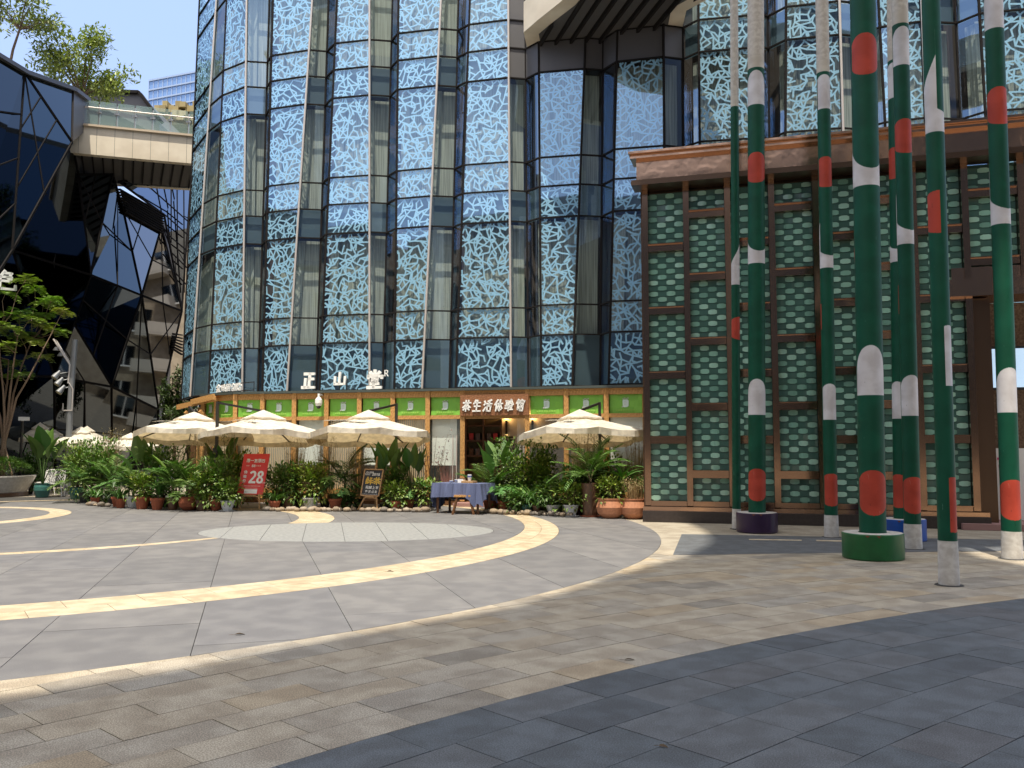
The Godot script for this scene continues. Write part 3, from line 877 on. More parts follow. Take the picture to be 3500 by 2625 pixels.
# ---------------------------------------------------------------- bridge and what stands behind it
func build_background():
	var y0 = 14.3
	var b = thing("footbridge", "cream footbridge between the dark building and the glass tower", "bridge")
	# curved front edge on the level y0, found in the picture along its lower rim
	var fr := []; var bk := []
	for k in 9:
		var s = k / 8.0
		var w = P(lerpf(205, 700, s), 514.0 + 14.0 * sin(PI * minf(s * 1.2, 1.0)) - 12.0 * s, lerpf(35.8, 37.5, s)); fr.append(Vector3(w.x, y0, w.z))
		bk.append(Vector3(w.x - 0.4 - 2.6 * (1.0 - s), y0, w.z - 4.2))
	var mb := MB.new()
	for k in 8:
		var g = (fr[k + 1] - fr[k]).normalized() * 0.006
		var a = fr[k] + g; var c = fr[k + 1] - g
		mb = MB.new()
		mb.quad(a, c, c + Vector3(0, 1.22, 0), a + Vector3(0, 1.22, 0))
		mb.quad(a + Vector3(0, 1.22, 0), c + Vector3(0, 1.22, 0), c + Vector3(0, 1.22, -0.4), a + Vector3(0, 1.22, -0.4))
		mb.quad(a + Vector3(0, 0, -0.35), c + Vector3(0, 0, -0.35), c, a)
		part("front_fascia", mb, M.creampaint, b)
	mb = MB.new()
	for k in 8: mb.quad(fr[k] + Vector3(0, 0.01, -0.03), fr[k + 1] + Vector3(0, 0.01, -0.03), fr[k + 1] + Vector3(0, 1.2, -0.03), fr[k] + Vector3(0, 1.2, -0.03))
	part("fascia_backing", mb, M.greymetal, b)
	mb = MB.new()
	for k in 8:
		mb.quad(bk[k + 1], bk[k], bk[k] + Vector3(0, 1.22, 0), bk[k + 1] + Vector3(0, 1.22, 0))
		mb.quad(bk[k], bk[k + 1], bk[k + 1] + Vector3(0, 0, .35), bk[k] + Vector3(0, 0, .35))
	part("back_fascia", mb, M.creampaint, b)
	mb = MB.new()
	for k in 8: mb.bar(fr[k] + Vector3(0, 1.26, 0.03), fr[k + 1] + Vector3(0, 1.26, 0.03), 0.16, 0.09)
	part("coping", mb, mat(lin(.55, .45, .33), 0.6), b)
	mb = MB.new()
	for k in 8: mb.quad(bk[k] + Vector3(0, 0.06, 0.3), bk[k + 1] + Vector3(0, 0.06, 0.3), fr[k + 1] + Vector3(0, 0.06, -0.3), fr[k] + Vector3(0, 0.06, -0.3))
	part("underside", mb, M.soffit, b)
	for k in 14:
		var s = (k + 0.5) / 14.0
		var w = fr[0].lerp(fr[8], s)
		mb = MB.new(); mb.bar(w + Vector3(0.0, 0.02, -0.5), w + Vector3(-1.4, 0.02, -3.6), 0.06, 0.08)
		part("rib", mb, M.frame, b)
	mb = MB.new()
	for k in 8: mb.quad(fr[k] + Vector3(0, 1.21, -0.3), fr[k + 1] + Vector3(0, 1.21, -0.3), bk[k + 1] + Vector3(0, 1.21, 0), bk[k] + Vector3(0, 1.21, 0))
	part("deck", mb, M.farpave, b)
	# glass railing
	var r = thing("glass_railing", "glass railing with a steel handrail along the footbridge", "railing")
	var up = Vector3(0, 1.30, -0.12)
	for k in 8:
		mb = MB.new(); mb.quad(fr[k] + up + Vector3(0.03, 0, 0), fr[k + 1] + up - Vector3(0.03, 0, 0), fr[k + 1] + up + Vector3(-0.03, 1.12, 0), fr[k] + up + Vector3(0.03, 1.12, 0))
		part("pane", mb, M.rail, r)
		mb = MB.new(); mb.bar(fr[k] + up + Vector3(0, 0, -0.05), fr[k] + up + Vector3(0, 1.0, -0.05), 0.04, 0.06); mb.box(fr[k] + up + Vector3(0.0, 0.62, 0.0), Vector3(0.22, 0.06, 0.05))
		part("post", mb, M.steel, r)
	mb = MB.new()
	for k in 8: mb.tube([fr[k] + up + Vector3(0, 0.80, 0.06), fr[k + 1] + up + Vector3(0, 0.80, 0.06)], [0.03, 0.03], 6)
	part("handrail", mb, M.silver, r)
	# roof house of dark metal behind the railing
	var h = thing("roof_house", "dark metal roof house with a sloping end behind the glass railing", "building")
	var d = 47.0
	var pa = P(300, 318, d); var pb = P(478, 322, d); var pc = P(545, 420, d); var pd = P(300, 470, d)
	mb = MB.new()
	var zz = Vector3(0, 0, -7)
	var pcl = Vector3(pc.x, pd.y, pc.z)
	mb.quad(pd, pcl, pc, pa); mb.tri(pa, pc, pb); mb.quad(pb, pc, pc + zz, pb + zz); mb.quad(pa, pb, pb + zz, pa + zz); mb.quad(pcl, pcl + zz, pc + zz, pc)
	part("wall", mb, mat(lin(.13, .125, .135), 0.5, 0.2), h)
	mb = MB.new(); mb.bar(pa + Vector3(-.1, .06, 0), pb + Vector3(0, .06, 0), 0.5, 0.16); mb.bar(pb + Vector3(0, .06, 0), pc + Vector3(.1, .06, 0), 0.5, 0.16)
	part("roof_edge", mb, M.frame, h)
	# building clad in stacked timber blocks
	var wb = thing("timber_block_building", "ochre building of stacked square blocks behind the glass railing", "building")
	d = 54.0
	var ochre := [mat(lin(.36, .29, .14), 0.9), mat(lin(.29, .23, .11), 0.9), mat(lin(.42, .35, .19), 0.9)]
	var q0 = P(450, 450, d); var q1 = P(760, 330, d)
	mb = MB.new(); mb.box(Vector3((q0.x + q1.x) / 2, q0.y - 0.5, -d - 2.0), Vector3(q1.x - q0.x, 2.6, 3.0))
	part("wall", mb, ochre[1], wb)
	var cube := MB.new(); cube.box(Vector3.ZERO, Vector3(0.5, 0.5, 0.8))
	var cm = cube.mesh()
	for i in 17:
		for j in 6:
			var u = 452 + i * 15.0 + (6.0 if j % 2 else 0.0)
			var v = 424 - j * 15.0
			var sky = 362.0 + 26.0 * absf(sin(i * 0.75 + 0.6)) - i * 1.2
			if v < sky: continue
			var o = part("block", cm, ochre[rng.randi() % 3], wb)
			o.position = P(u, v, d + rng.randf_range(-0.4, 0.6))
			o.scale = Vector3(rng.randf_range(0.62, 0.95), rng.randf_range(0.6, 0.9), 1)
	# distant glass tower
	var ft = thing("distant_tower", "pale blue distant office tower behind the footbridge", "building")
	d = 160.0
	var a0 = P(510, 272, d); var a1 = P(700, 236, d)
	mb = MB.new()
	var low = Vector3(0, -40, 0); var dp = Vector3(0, 0, -25)
	mb.quad(a0 + low, a1 + low, a1, a0); mb.quad(a0 + low + dp + Vector3(-1, 0, 0), a0 + low, a0, a0 + dp + Vector3(-1, 0, 0)); mb.quad(a0, a1, a1 + dp, a0 + dp)
	part("glass_wall", mb, mat(lin(.22, .36, .62), 0.12, 0.5), ft)
	for k in 10:
		mb = MB.new(); mb.bar(a0 + Vector3(0, -0.3 - k * 1.9, 0.15), a1 + Vector3(0, -0.3 - k * 1.9, 0.15), 0.2, 0.28)
		part("floor_line", mb, mat(lin(.30, .40, .60), 0.6), ft)
	mb = MB.new()
	for k in 13:
		var w = a0.lerp(a1, k / 12.0)
		mb.bar(w + Vector3(0, -20, 0.12), w, 0.16, 0.16, Vector3.RIGHT)
	part("mullions", mb, mat(lin(.28, .38, .58), 0.6), ft)
	# apartment block seen through the gap and mirrored in the dark facets
	var ap = thing("apartment_block", "beige apartment block with stacked balconies beyond the gap beside the tower", "building", Vector3(-11, 0, -70))
	var apw := grainy(mat(lin(.36, .30, .22), 0.9), M.stain, 0.2)
	var apl := mat(lin(.50, .46, .40), 0.8)
	mb = MB.new(); mb.box(Vector3(0, 11, -6), Vector3(34, 22, 12))
	part("wall", mb, apw, ap)
	var wm := MB.new(); wm.box(Vector3.ZERO, Vector3(1.5, 1.6, 0.12))
	var fm := MB.new(); fm.box(Vector3(0, -0.86, 0.05), Vector3(1.8, 0.12, 0.25)); fm.box(Vector3(0, 0, 0.05), Vector3(0.08, 1.6, 0.1))
	var bm := MB.new(); bm.box(Vector3(0, 0, 0), Vector3(3.2, 0.18, 1.5)); bm.box(Vector3(0, 0.5, 0.72), Vector3(3.2, 0.85, 0.08)); bm.box(Vector3(-1.56, 0.5, 0), Vector3(0.08, 0.85, 1.4)); bm.box(Vector3(1.56, 0.5, 0), Vector3(0.08, 0.85, 1.4))
	var wme = wm.mesh(); var fme = fm.mesh(); var bme = bm.mesh()
	for j in 7:
		for i in 8:
			var x = -14.6 + i * 4.2
			var win = part("window", wme, M.tintglass[1], ap, Vector3(x, 2.2 + j * 2.9, 0.02))
			part("frame", fme, M.whitepaint, win)
			if i % 2 == 0: part("balcony", bme, apl, ap, Vector3(x + 1.5, 1.0 + j * 2.9, 0.75))
	# office block across the plaza, behind the camera: the tower's lower panes mirror it
	var ob = thing("opposite_block", "dark office block across the plaza mirrored in the tower panes", "building", Vector3(6, 0, 48))
	mb = MB.new(); mb.box(Vector3(0, 16, 8), Vector3(150, 32, 16)); mb.box(Vector3(33, 29, 10), Vector3(90, 58, 18))
	part("wall", mb, mat(lin(.10, .105, .115), 0.5), ob)
	var bandm := MB.new(); bandm.box(Vector3.ZERO, Vector3(148, 1.7, 0.12))
	var bme2 = bandm.mesh()
	for j in 8: part("window_band", bme2, M.tintglass[0], ob, Vector3(0, 3.4 + j * 3.7, -0.02))

# ---------------------------------------------------------------- the high canopy that shades this corner of the plaza
func build_shade():
	var h = 30.0
	var ground := PackedVector2Array()
	for q in [Vector2(0, 2374), Vector2(293, 2333), Vector2(554, 2289), Vector2(839, 2232), Vector2(1187, 2163), Vector2(1503, 2107), Vector2(1750, 2065), Vector2(1908, 2020), Vector2(2066, 1973), Vector2(2225, 1925), Vector2(2320, 1904), Vector2(2383, 1884), Vector2(2422, 1862), Vector2(2430, 1845), Vector2(2410, 1815), Vector2(2359, 1789), Vector2(2288, 1775), Vector2(2235, 1769)]:
		var w = GP(q.x, q.y + (13.0 if q.x < 2000.0 else 7.0 if q.x < 2330.0 else 0.0)); ground.append(Vector2(w.x, w.z))
	for q in [Vector2(3.3, -22.9), Vector2(13, -21), Vector2(13, -15.2), Vector2(9.5, -14.6), Vector2(7.25, -14.05), Vector2(6.95, -12.8), Vector2(7.15, -11.6), Vector2(9, -10.4), Vector2(13, -9), Vector2(13, -2), Vector2(-6, -2), Vector2(-6.5, -4.0)]: ground.append(q)
	var poly := PackedVector2Array()
	for q in ground: poly.append(q + Vector2(-SUN.x, -SUN.z) * h)
	var c = thing("plaza_canopy", "high curved roof canopy over this corner of the plaza", "canopy")
	var mb := MB.new(); mb.prism(poly, h, h + 0.22); mb.under(poly, h)
	part("roof", mb, M.creampaint, c)
	for q in [Vector2(11.0, 9.2), Vector2(4.0, 8.6), Vector2(-3.5, 8.4)]:
		mb = MB.new(); mb.tube([Vector3(q.x, -0.05, q.y), Vector3(q.x, h + 0.02, q.y)], [0.4, 0.4], 16)
		part("column", mb, M.creampaint, c)

# ---------------------------------------------------------------- tea house at the foot of the tower
func store(u: float) -> float:
	var k := [[560, 29.4], [690, 27.4], [801, 26.3], [1113, 25.7], [1580, 24.7], [2207, 23.3], [2400, 22.9]]
	for i in k.size() - 1:
		if u <= k[i + 1][0]: return lerpf(k[i][1], k[i + 1][1], (u - k[i][0]) / (k[i + 1][0] - k[i][0]))
	return 22.9
func st(u: float, y: float, out := 0.0) -> Vector3:
	var d = store(u)
	var g = GD(u, d)
	var n = (GD(u - 10, store(u - 10)) - GD(u + 10, store(u + 10))).cross(Vector3.UP).normalized()
	if n.z < 0: n = -n
	return Vector3(g.x, y, g.z) + n * out
func build_tea_house():
	var t = thing("tea_house", "wooden tea house shopfront with green banners at the foot of the tower", "shop")
	var posts := [690.0, 735.0, 801.0, 893.0, 1002.0, 1113.0, 1226.0, 1341.0, 1461.0, 1581.0, 1803.0, 1937.0, 2075.0, 2210.0]
	for u in posts:
		var mb := MB.new(); mb.box(st(u, 1.72, 0.03), Vector3(0.13, 3.2, 0.16))
		part("post", mb, M.wood, t)
	var run := posts.duplicate()
	for k in posts.size() - 1:
		var a = posts[k]; var b = posts[k + 1]
		var m = (a + b) / 2
		var door = a == 1581.0
		for q in [[3.19, 0.17, "top_beam"], [2.525, 0.11, "middle_beam"], [0.36, 0.14, "sill_beam"]]:
			if door and q[0] < 1.0: continue
			var mb := MB.new(); mb.bar(st(a, q[0]), st(b, q[0]), 0.12, q[1])
			part(q[2], mb, M.wood, t)
		if door: continue
		# green vinyl banner in the upper light
		var x = (st(b, 0) - st(a, 0)).normalized()
		var w = st(a, 0).distance_to(st(b, 0))
		var n = x.cross(Vector3.UP)
		var o = st(a, 2.585, -0.01) + x * 0.09
		var bw = w - 0.18
		if bw > 0.25:
			var bn := MB.new()
			for i in 8:
				for j in 3:
					var f = func(i2, j2): return o + x * (bw * i2 / 8.0) + Vector3(0, 0.515 * j2 / 3.0 - (0.012 if j2 == 0 and i2 % 4 == 2 else 0.0), 0) + n * (0.008 * sin(i2 * 1.9 + j2 * 2.3 + k) + (0.07 if k == 2 and i2 == 0 else 0.0))
					bn.quad(f.call(i, j), f.call(i + 1, j), f.call(i + 1, j + 1), f.call(i, j + 1))
			var banner = part("banner", bn, M.vinyl, t)
			if bw > 0.5:
				var em := MB.new()
				var c = o + x * (bw * 0.5) + Vector3(0, 0.275, 0) + n * 0.02
				var badge := [Vector2(-.085, .07), Vector2(-.075, -.09), Vector2(-.04, -.115), Vector2(.045, -.11), Vector2(.08, -.08), Vector2(.085, .06), Vector2(.06, .095), Vector2(-.06, .1)]
				for i in badge.size():
					var p = badge[i]; var q = badge[(i + 1) % badge.size()]
					em.tri(c, c + x * p.x + Vector3.UP * p.y, c + x * q.x + Vector3.UP * q.y)
				part("emblem", em, M.vinyl_pale, banner)
				em = MB.new()
				c += n * 0.004
				for i in 3: em.box(c + Vector3(0, 0.045 - i * 0.045, 0), Vector3(0.09, 0.008, 0.002))
				for i in 4: em.box(c + x * (-0.07 + i * 0.045) + Vector3(0, 0.115 + 0.02 * (i % 2), 0), Vector3(0.035, 0.03, 0.002))
				em.box(c + x * -0.085 + Vector3(0, -0.10, 0), Vector3(0.04, 0.04, 0.002))
				part("emblem_detail", em, mat(lin(.48, .45, .46), 0.6), banner)
				em = MB.new()
				for i in 8: em.box(o + x * (bw * (0.22 + 0.075 * i)) + Vector3(0, 0.085, 0) + n * 0.018, Vector3(0.045, 0.04, 0.002))
				part("lettering", em, M.vinyl_text, banner)
		# lower light: glass, then a blind, slats, or the room
		var gl := MB.new()
		gl.quad(st(a, 0.43), st(b, 0.43), st(b, 2.47), st(a, 2.47))
		part("window_pane", gl, M.clear, t)
		var kind = {801.0: "slat", 893.0: "slat", 1002.0: "blind", 1113.0: "slat", 1226.0: "blind", 1341.0: "slat", 1461.0: "blind", 1803.0: "room", 1937.0: "cloth", 2075.0: "blind"}.get(a, "slat")
		if kind == "blind":
			var bl := MB.new()
			var p = st(a, 1.15, -0.12) + x * 0.09; var q = st(b, 1.15, -0.12) - x * (0.22 if a == 1461.0 else 0.09)
			bl.quad(p, q, q + Vector3(0, 1.33, 0), p + Vector3(0, 1.33, 0)); bl.bar(p, q, 0.03, 0.035)
			part("roller_blind", bl, M.blind, t)
			if a == 1461.0:
				var cu := MB.new()
				for i in 14:
					var g = func(i2, top): return st(a, 1.12 if top else 0.42, -0.2) + x * (0.28 + (0.52 if top else 0.36) * i2 / 14.0 + (0.0 if top else 0.08)) + n * 0.04 * sin(i2 * 2.1)
					cu.quad(g.call(i, false), g.call(i + 1, false), g.call(i + 1, true), g.call(i, true))
				part("curtain", cu, mat(lin(.36, .14, .11), 0.9), t)
			else:
				var bd := MB.new(); bd.quad(st(a, 0.43, -0.2), st(b, 0.43, -0.2), st(b, 1.15, -0.2), st(a, 1.15, -0.2))
				part("base_panel", bd, M.darkwood, t)
		elif kind == "slat":
			var sm := MB.new(); sm.box(Vector3.ZERO, Vector3(0.026, 2.02, 0.03))
			var sme = sm.mesh()
			var num = int(bw / 0.058)
			for i in num: part("slat", sme, M.slat, t, st(a, 1.45, -0.06) + x * (0.09 + bw * (i + 0.5) / num))
			var bd := MB.new(); bd.quad(st(a, 0.43, -0.16), st(b, 0.43, -0.16), st(b, 2.46, -0.16), st(a, 2.46, -0.16))
			part("blind", bd, mat(lin(.42, .44, .38), 0.9), t)
		elif kind == "cloth":
			var cu := MB.new()
			for i in 26:
				var g = func(i2, y): return st(a, y, -0.25) + x * (0.09 + bw * i2 / 26.0) + n * 0.05 * sin(i2 * 1.7)
				cu.quad(g.call(i, 0.43), g.call(i + 1, 0.43), g.call(i + 1, 2.46), g.call(i, 2.46))
			part("curtain", cu, mat(lin(.40, .33, .19), 0.9), t)
	# gutter and flat roof up to the tower
	var mb := MB.new()
	for k in posts.size() - 1: mb.bar(st(posts[k], 3.315, 0.1), st(posts[k + 1], 3.315, 0.1), 0.16, 0.07)
	part("gutter", mb, mat(lin(.06, .075, .07), 0.5), t)
	mb = MB.new()
	for k in posts.size() - 1:
		var a = st(posts[k], 3.29, 0.05); var b = st(posts[k + 1], 3.29, 0.05)
		mb.quad(a, b, b + Vector3(0, 0.02, -3.4), a + Vector3(0, 0.02, -3.4))
	part("flat_roof", mb, M.greymetal, t)
	# floor, step and inner walls
	mb = MB.new()
	var fl := PackedVector2Array()
	for u in posts: fl.append(Vector2(st(u, 0, 0.1).x, st(u, 0, 0.1).z))
	fl.append(Vector2(4.5, -31)); fl.append(Vector2(-9.5, -33))
	mb.prism(fl, -0.1, 0.10)
	part("floor", mb, M.darkwood, t)
	mb = MB.new(); mb.bar(st(1570, 0.05, 0.35), st(1815, 0.05, 0.35), 0.5, 0.1)
	part("door_step", mb, M.pink, t)
	mb = MB.new()
	mb.quad(Vector3(-9.5, 0.1, -31), Vector3(5, 0.1, -28.2), Vector3(5, 3.28, -28.2), Vector3(-9.5, 3.28, -31))
	part("back_wall", mb, M.room, t)
	# white wall right of the door, with lettering and two dark wall lamps
	var wl = GD(1710, 26.0); var wr = GD(2075, 25.3)
	var wx = (wr - wl).normalized()
	mb = MB.new(); mb.bar(wl + Vector3(0, 1.6, -0.05), wr + Vector3(0, 1.6, -0.05), 0.08, 3.1)
	part("inner_wall", mb, mat(lin(.50, .48, .45), 0.9), t)
	var wn = wx.cross(Vector3.UP)
	mb = MB.new()
	letters(mb, "正", wl + wx * 0.14 + Vector3(0, 1.72, 0) + wn * 0.02, wx, Vector3.UP, 0.27, 0.3, 0.2)
	letters(mb, "传承", wl + wx * 0.14 + Vector3(0, 1.42, 0) + wn * 0.02, wx, Vector3.UP, 0.09, 0.15, 0.14)
	part("wall_lettering", mb, M.blackink, t)
	var tx := part("wall_words", latin("ZHEN", 0.09, 0.004), M.blackink, t)
	tx.transform = Transform3D(Basis(wx, Vector3.UP, wn), wl + wx * 0.14 + Vector3(0, 1.60, 0) + wn * 0.02)
	for s in [0.2, 1.0]:
		mb = MB.new(); mb.box(wl + wx * s + Vector3(0, 2.26, 0) + wn * 0.06, Vector3(0.06, 0.42, 0.08))
		var sc = part("wall_lamp", mb, M.dark, t)
		var gm := mat(lin(.9, .6, .2), 0.5)
		gm.emission_enabled = true; gm.emission = lin(1.0, .62, .22); gm.emission_energy_multiplier = 2.0
		mb = MB.new(); mb.box(wl + wx * s + Vector3(0, 2.49, 0) + wn * 0.05, Vector3(0.05, 0.03, 0.05)); mb.box(wl + wx * s + Vector3(0, 2.03, 0) + wn * 0.05, Vector3(0.05, 0.03, 0.05))
		part("bulb", mb, gm, sc)
		var li := OmniLight3D.new()
		li.name = "wall_lamp_glow"
		li.light_color = Color(1.0, 0.75, 0.42); li.light_energy = 0.10; li.light_size = 0.03; li.omni_range = 6.0; li.omni_attenuation = 2.0; li.shadow_enabled = true
		sc.add_child(li, true)
		li.position = wl + wx * s + Vector3(0, 2.56, 0) + wn * 0.07
	# shelves seen through the door
	var s0 = GD(1592, 25.7); var s1 = GD(1712, 25.7)
	var sw = s0.distance_to(s1)
	for y in [0.45, 0.95, 1.4, 1.85, 2.3]:
		mb = MB.new(); mb.box((s0 + s1) / 2 + Vector3(0, y, -0.1), Vector3(sw, 0.05, 0.35))
		part("shelf", mb, M.darkwood, t)
	for f in [0.0, 0.5, 1.0]:
		mb = MB.new(); mb.box(s0.lerp(s1, f) + Vector3(0, 1.3, -0.1), Vector3(0.06, 2.4, 0.37))
		part("shelf_upright", mb, M.darkwood, t)
	mb = MB.new(); mb.box((s0 + s1) / 2 + Vector3(0, 1.3, -0.3), Vector3(sw, 2.4, 0.03))
	part("shelf_back", mb, mat(lin(.20, .15, .08), 0.8), t)
	for y in [0.95, 1.4, 1.85]:
		for f in [0.15, 0.34, 0.66, 0.84]:
			mb = MB.new(); mb.box(s0.lerp(s1, f) + Vector3(0, y + 0.125, -0.08), Vector3(0.13, 0.2, 0.2))
			part("tea_box", mb, [M.darkwood, M.red, M.brownglaze, M.whitepaint][rng.randi() % 3], t)
	# glass door leaves with long steel handles
	for q in [[1540.0, 1590.0], [1770.0, 1798.0]]:
		mb = MB.new(); mb.quad(st(q[0], 0.15, 0.1), st(q[1], 0.15, 0.02), st(q[1], 2.46, 0.02), st(q[0], 2.46, 0.1))
		var dr = part("glass_door", mb, M.clear, t)
		for u in [q[0] + 12.0, q[0] + 25.0]:
			mb = MB.new(); mb.tube([st(u, 0.65, 0.14), st(u, 2.0, 0.14)], [0.017, 0.017], 8)
			part("handle", mb, M.silver, dr)
	# carved sign board over the door
	var bo = thing("shop_sign", "brown wooden board with white Chinese characters over the tea house door", "sign")
	var l = st(1576, 2.555, 0.12); var r = st(1812, 2.555, 0.12)
	var bx = (r - l).normalized(); var bn2 = bx.cross(Vector3.UP)
	for k in 3:
		mb = MB.new(); mb.box((l + r) / 2 + Vector3(0, 0.10 + k * 0.2, 0), Vector3(l.distance_to(r) - k * 0.006, 0.196, 0.07 + 0.006 * k), Basis(bx, Vector3.UP, bn2))
		part("plank", mb, M.signwood, bo)
	mb = MB.new()
	letters(mb, "茶生活体验馆", l + bx * 0.08 + Vector3(0, 0.13, 0) + bn2 * 0.045, (bx + Vector3(0, 0.0, 0)).normalized(), (Vector3.UP + bx * 0.16).normalized(), 0.31, 0.315, 0.155, 0.03, 0.72)
	part("lettering", mb, M.ink, bo)
	# standing letters on the roof
	var ro = thing("roof_sign", "large white Chinese characters standing on the tea house roof", "sign")
	mb = MB.new()
	var fx = func(u, v): return P(u, v, store(u) - 0.1)
	for q in [["正", 1035.0, 1325.0, 0.46], ["山", 1145.0, 1318.0, 0.38], ["堂", 1258.0, 1325.0, 0.5]]: letters(mb, q[0], fx.call(q[1], q[2]), bx, (Vector3.UP + bx * 0.1).normalized(), q[3], 1.0, 0.2, 0.06, 0.85)
	part("lettering", mb, M.ink, ro)
	var rr := part("letter_mark", latin("R", 0.19, 0.03, false), M.ink, ro)
	rr.transform = Transform3D(Basis(bx, Vector3.UP, bn2), fx.call(1312.0, 1276.0))
	mb = MB.new()
	for u in [1045.0, 1072.0, 1160.0, 1185.0, 1268.0, 1298.0]:
		var p = fx.call(u, 1300.0); mb.bar(Vector3(p.x, 3.3, p.z - 0.05), Vector3(p.x, 3.72, p.z - 0.05), 0.025, 0.025)
	part("bracket", mb, M.pole, ro)
	var ro2 = thing("roof_sign", "small white Chinese characters on a rack at the roof corner", "sign")
	mb = MB.new()
	var ox = (fx.call(862.0, 1330.0) - fx.call(742.0, 1340.0)).normalized()
	letters(mb, "金骏眉创始", fx.call(742.0, 1340.0), ox, Vector3.UP, 0.21, 0.218, 0.15, 0.04, 0.85)
	part("lettering", mb, M.ink, ro2)
	mb = MB.new()
	var c0 = fx.call(740.0, 1342.0) - Vector3(0, 0, 0.06); var c1 = fx.call(866.0, 1332.0) - Vector3(0, 0, 0.06)
	for y in [0.0, 0.24]: mb.bar(c0 + Vector3(0, y, 0), c1 + Vector3(0, y, 0), 0.025, 0.025)
	for s in [0.0, 0.5, 1.0]: mb.bar(c0.lerp(c1, s) + Vector3(0, -0.2, 0), c0.lerp(c1, s) + Vector3(0, 0.26, 0), 0.02, 0.02)
	part("rack", mb, M.pole, ro2)
	# dome camera on the beam
	var cc = thing("dome_camera", "white dome security camera hanging from the tea house beam", "camera", st(1098, 3.02, 0.3))
	mb = MB.new(); mb.lathe(Vector3(0, -0.06, 0), [Vector2(0.02, 0.2), Vector2(0.06, 0.17), Vector2(0.105, 0.1), Vector2(0.11, 0.0), Vector2(0.085, -0.08)].map(func(q): return q), 16)
	part("housing", mb, M.whitepaint, cc)
	mb = MB.new(); mb.lathe(Vector3(0, -0.06, 0), [Vector2(0.0, -0.17), Vector2(0.05, -0.15), Vector2(0.082, -0.08)], 16)
	part("dome", mb, mat(lin(.03, .03, .035), 0.1), cc)
	mb = MB.new(); mb.bar(Vector3(0, 0.13, 0), Vector3(0, 0.2, 0), 0.05, 0.05); mb.bar(Vector3(0, 0.2, 0.02), Vector3(0.05, 0.2, -0.25), 0.06, 0.06)
	part("arm", mb, M.whitepaint, cc)
	# small wooden eave at the left end
	var ev = thing("wooden_eave", "small wooden eave with brackets at the corner of the tea house", "eave")
	var e0 = P(606, 1392, 28.2); var e1 = P(735, 1362, 26.4)
	mb = MB.new(); mb.quad(e0, e1, e1 + Vector3(0.2, 0.24, -1.8), e0 + Vector3(0.2, 0.24, -1.8)); mb.bar(e0, e1, 0.06, 0.16); mb.bar(e0.lerp(e1, .42) + Vector3(0, .04, .1), e1 + Vector3(0, 0.05, 0.1), 0.06, 0.18)
	part("boards", mb, M.wood, ev)
	for u in [[676.0, 27.9], [726.0, 27.2]]:
		mb = MB.new()
		var g = GD(u[0], u[1])
		mb.bar(g + Vector3(0, 0.0, 0), g + Vector3(0, 2.95, 0), 0.13, 0.13, Vector3.RIGHT); mb.bar(g + Vector3(0, 2.3, 0), g + Vector3(-0.35, 2.8, 0.35), 0.1, 0.1)
		part("bracket_post", mb, M.wood, ev)
	mb = MB.new(); mb.quad(GD(640, 30.0), GD(730, 28.0), GD(730, 28.0) + Vector3(0, 2.9, 0), GD(640, 30.0) + Vector3(0, 2.9, 0))
	part("dark_wall", mb, M.darkwood, ev)

# ---------------------------------------------------------------- painted poles
func pole_texture() -> ImageTexture:
	var w = 256; var h = 1536
	var im := Image.create(w, h, false, Image.FORMAT_RGBA8)
	var green := lin(.004, .075, .040); var white := lin(.66, .65, .66); var red := lin(.46, .062, .036); var cream := lin(.60, .56, .48)
	for j in h:
		var y = 9.0 * (1.0 - (j + 0.5) / h)
		for i in w:
			var x = 1.2 * (i + 0.5) / w - 0.6           # metres round the pole, 0 in front
			var k = green
			if y > 8.72: k = cream
			for a in [2.14, 8.0]:
				var rise = (y - a - 0.26) / 0.40
				if y > a and absf(x) < 0.255 * (1.0 if rise < 0 else sqrt(maxf(0.0, 1.0 - rise * rise))) and y < 8.66: k = white
			if y > 4.96 and y < 5.20 + 2.2 * x * x + 0.25 * x: k = white
			for c in [[0.0, 0.86], [0.0, 6.78]]:
				var dx = (x - c[0]) / 0.29; var dy = (y - c[1]) / 0.295
				if dx * dx + dy * dy < 1.0 and x < 0.235: k = red
			var ex = (absf(x) - 0.6) / 0.33; var ey = (y - 4.06) / 0.24
			if ex * ex + ey * ey < 1.0: k = red
			im.set_pixel(i, j, k)
	# scuffs, scratches and the seam of the wrap
	var scuff := RandomNumberGenerator.new()
	scuff.seed = 5
	for n in 150:
		var x = scuff.randi_range(2, w - 12); var y = h - 1 - int(pow(scuff.randf(), 2.2) * h * 0.6)
		var long = scuff.randi_range(2, 14) if scuff.randf() < 0.7 else 2
		var tint = Color(0.75, 0.78, 0.76) if scuff.randf() < 0.45 else Color(0.05, 0.06, 0.05)
		for s in long:
			var px = clampi(x + int(s * scuff.randf_range(-0.15, 0.3)), 0, w - 1); var py = clampi(y - s, 0, h - 1)
			im.set_pixel(px, py, im.get_pixel(px, py).lerp(tint, scuff.randf_range(0.25, 0.6)))
	for j in h:
		if j > h * 0.035: im.set_pixel(178, j, im.get_pixel(178, j).darkened(0.35))
	return ImageTexture.create_from_image(im)
